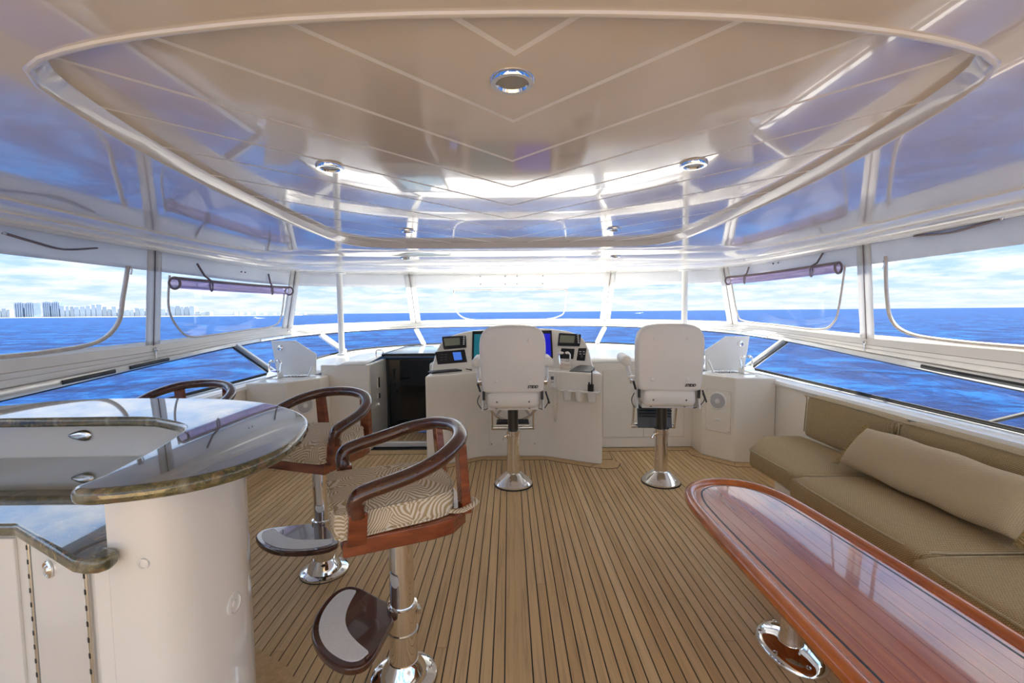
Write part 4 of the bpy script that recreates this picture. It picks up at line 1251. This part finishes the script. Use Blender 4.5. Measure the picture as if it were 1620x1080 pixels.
# ------------------------------------------------------------------ settee
sb = thing('settee_base', 'white moulded settee base sloping in to the deck', 'settee base', (2.1, 1.5, 0))
pf = [(2.12,0), (2.12,.06), (1.86,.27), (1.84,.30), (1.86,.31), (2.465,.31), (2.465,0)]
build(MB().loft([[(x+(2.12-min(x, 2.12))*k, y, z) for x, z in pf] for y, k in ((-.6, 0), (3.22, 0), (3.44, .25), (3.56, .75), (3.60, 1.0))]), 'base_moulding', 'gelcoat', sb, world=True, smooth=30, bevel=.008)
def seat(y0, y1, x0, label, nose=False):
    t = thing('seat_cushion', label, 'cushion', ((x0+2.32)/2, (y0+y1)/2, .312), 0, 'settee seat cushions')
    hx, hy = (2.32-x0)/2, (y1-y0)/2-.012
    hz = .066
    mb = MB().rbox((0,0,hz), (hx,hy,hz), .035, 12, .016, .008)
    if nose:        # forward outer corner is cut off round
        mb.v = [(p[0]+max(0, p[1]-hy+.28)*max(0, -p[0]/hx)*.55, p[1]-max(0, -p[0]-hx+.30)*max(0, p[1]/hy)*.55, p[2]) for p in mb.v]
    build(mb, 'cushion_body', 'settee_fabric', t, smooth=70)
    per = []
    r = .035
    for k in range(64):
        a = 2*PI*k/64; cx_, sy_ = math.cos(a), math.sin(a)
        e = 10
        rr = (abs(cx_)**e+abs(sy_)**e)**(-1/e)
        x, y = (hx-.010)*cx_*rr, (hy-.010)*sy_*rr
        x += math.copysign(.008, x)*(1-(y/hy)**2); y += math.copysign(.008, y)*(1-(x/hx)**2) if abs(y) > hy*.5 else 0
        if nose:
            X_, Y_ = x, y
            x = X_+max(0, (Y_-hy+.28))*max(0, -X_/hx)*.55; y = Y_-max(0, -X_-hx+.30)*max(0, Y_/hy)*.55
        per.append((x, y, 2*hz-.011))
    build(MB().tube(per, .006, 6, closed=True), 'piping', 'piping', t, smooth=70)
    return t
seat(2.70, 3.60, 1.72, 'olive-tan seat cushion at the forward end of the settee, next to the white cabinet', True)
seat(1.80, 2.70, 1.66, 'olive-tan seat cushion under the long bolster pillow')
seat(.88, 1.80, 1.60, 'olive-tan seat cushion beside the table middle, past the bolster')
def back(y0, y1, label):
    t = thing('back_cushion', label, 'cushion', (2.375, (y0+y1)/2, .447), 0, 'settee back cushions')
    mb = MB().rbox((0,0,.165), (.07,(y1-y0)/2-.017,.165), .045, 10, 0, .008)
    mb.v = [(p[0]+.022*(p[2]/.33-.4), p[1], p[2]) for p in mb.v]
    build(mb, 'cushion_body', 'settee_fabric', t, smooth=70)
    hy = (y1-y0)/2-.018
    per = [(-.058+.022*(z/.33-.4), y, z) for y, z in ((-hy,.04), (-hy,.29), (-hy+.03,.322), (hy-.03,.322), (hy,.29), (hy,.04))]
    build(MB().tube(catmull(per, 4), .005, 6), 'piping', 'piping', t, smooth=70)
back(2.72, 3.56, 'olive-tan back cushion at the forward end of the settee')
back(1.80, 2.71, 'olive-tan back cushion rising behind the long bolster')
back(.88, 1.79, 'olive-tan back cushion at the aft end of the settee')
bo = thing('bolster_pillow', 'long pale tan bolster pillow with fringed ends on the settee', 'pillow', (2.1, 2.3, .46))
ya, yb = 1.80, 2.80
loops = []
for k in range(25):
    f = k/24; y = ya+(yb-ya)*f
    s = min(1, (1-abs(2*f-1)**6)**.5*1.0+.05)
    half = .145*(.93+.07*math.sin(PI*f)); th = .066*s+.006
    c = Vector((2.14, y, .598+.004*math.sin(f*19))); ax = Vector((.62, 0, .78)); nx = Vector((-.78, 0, .62))
    ring_ = []
    for j in range(24):
        a = 2*PI*j/24; ca, sa = math.cos(a), math.sin(a)
        ring_.append(c+ax*half*math.copysign(abs(ca)**.75, ca)+nx*th*math.copysign(abs(sa)**.9, sa))
    loops.append(ring_)
build(MB().loft(loops), 'pillow_body', 'bolster_fabric', bo, world=True, smooth=70)
for y, sg in ((yb, 1), (ya, -1)):
    fr = MB()
    for k in range(28):
        f = -1+2*k/27
        p = Vector((2.14, y, .598))+Vector((.62,0,.78))*.150*f
        q = p+Vector((random.uniform(-.012,.012), sg*.035, random.uniform(-.012,.006)))
        fr.tube([p, p.lerp(q, .5)+Vector((0,0,.003)), q], .006, 5)
    build(fr, 'fringe', 'fringe', bo, world=True)

# ------------------------------------------------------------------ table
tb = thing('cocktail_table', 'long varnished mahogany table with raised rim on chrome pedestals', 'table', (1.2, 1.2, 0))
TO = [(.872,2.16), (.895,2.32), (.945,2.44), (1.035,2.52), (1.15,2.55), (1.265,2.525), (1.36,2.45), (1.42,2.32), (1.445,2.15), (1.47,1.75), (1.485,1.40), (1.485,1.0), (1.47,.6), (1.44,.2), (1.40,-.05), (1.30,-.22), (1.17,-.28), (1.04,-.22), (.94,-.05), (.89,.2), (.87,.6), (.862,1.0), (.86,1.4), (.862,1.8)]
TP = [tuple(p[:2]) for p in resample(catmull([(x, y, 0) for x, y in TO], 8, True), 140, True)]
if sum(TP[i-1][0]*TP[i][1]-TP[i][0]*TP[i-1][1] for i in range(140)) < 0: TP = TP[::-1]
ZT = .49
build(MB().prism(offset_poly(TP, -.010), ZT-.05, ZT-.016), 'table_slab', 'table_rim', tb, world=True, smooth=40)
lp = []
for d_, z in ((-.012,ZT-.046), (0,ZT-.038), (.004,ZT-.022), (0,ZT-.004), (-.012,ZT+.004), (-.03,ZT+.006), (-.046,ZT+.001), (-.052,ZT-.008), (-.056,ZT-.016)):
    lp.append([(x, y, z) for x, y in offset_poly(TP, d_)])
build(MB().loft(lp, True, False), 'raised_rim', 'table_rim', tb, world=True, smooth=60)
def ringp(d0, d1, z0, z1):
    a, b = offset_poly(TP, d0), offset_poly(TP, d1)
    return MB().loft([[(x, y, z0) for x, y in a], [(x, y, z1) for x, y in a], [(x, y, z1) for x, y in b], [(x, y, z0) for x, y in b]], True, False)
build(ringp(-.053, -.080, ZT-.018, ZT-.0125), 'border', 'table_rim', tb, world=True, smooth=30)
build(ringp(-.080, -.089, ZT-.018, ZT-.0122), 'inlay_line', 'black', tb, world=True, smooth=30)
inn = offset_poly(TP, -.089)
xa = .93
while xa < 1.42:
    p = clip(clip(inn, -1, 0, -(xa+.0006)), 1, 0, xa+.0604)
    if len(p) > 2: build(MB().prism(p, ZT-.018, ZT-.0125), 'board', 'table_wood', tb, world=True, smooth=0)
    xa += .061
for y in (1.85, .45):
    bp = build(MB().loft([[(1.17+.125*s*math.cos(2*PI*k/40), y+.165*s*math.sin(2*PI*k/40), z) for k in range(40)] for s, z in ((1.02,0), (1.02,.006), (1,.012), (.97,.022), (.8,.032), (.42,.040))]), 'pedestal_base', 'chrome', tb, world=True, smooth=50)
    build(MB().lathe([(.052,.03), (.046,.06), (.041,.075), (.041,ZT-.05)], 28, (1.17, y, 0)), 'pedestal_column', 'chrome', tb, world=True)
    build(MB().lathe([(.12,ZT-.062), (.12,ZT-.05)], 28, (1.17, y, 0)), 'top_plate', 'brushed', tb, world=True)
    for k in range(6):
        a = 2*PI*k/6+.4
        mb = MB().lathe([(.011,0), (.011,.004), (.005,.006), (.001,.003)], 12, (1.17+.103*math.cos(a), y+.136*math.sin(a), .027))
        mb.v = [tuple(Vector(q)-tb.location) for q in mb.v]
        build(mb, 'bolt', 'brushed', bp)
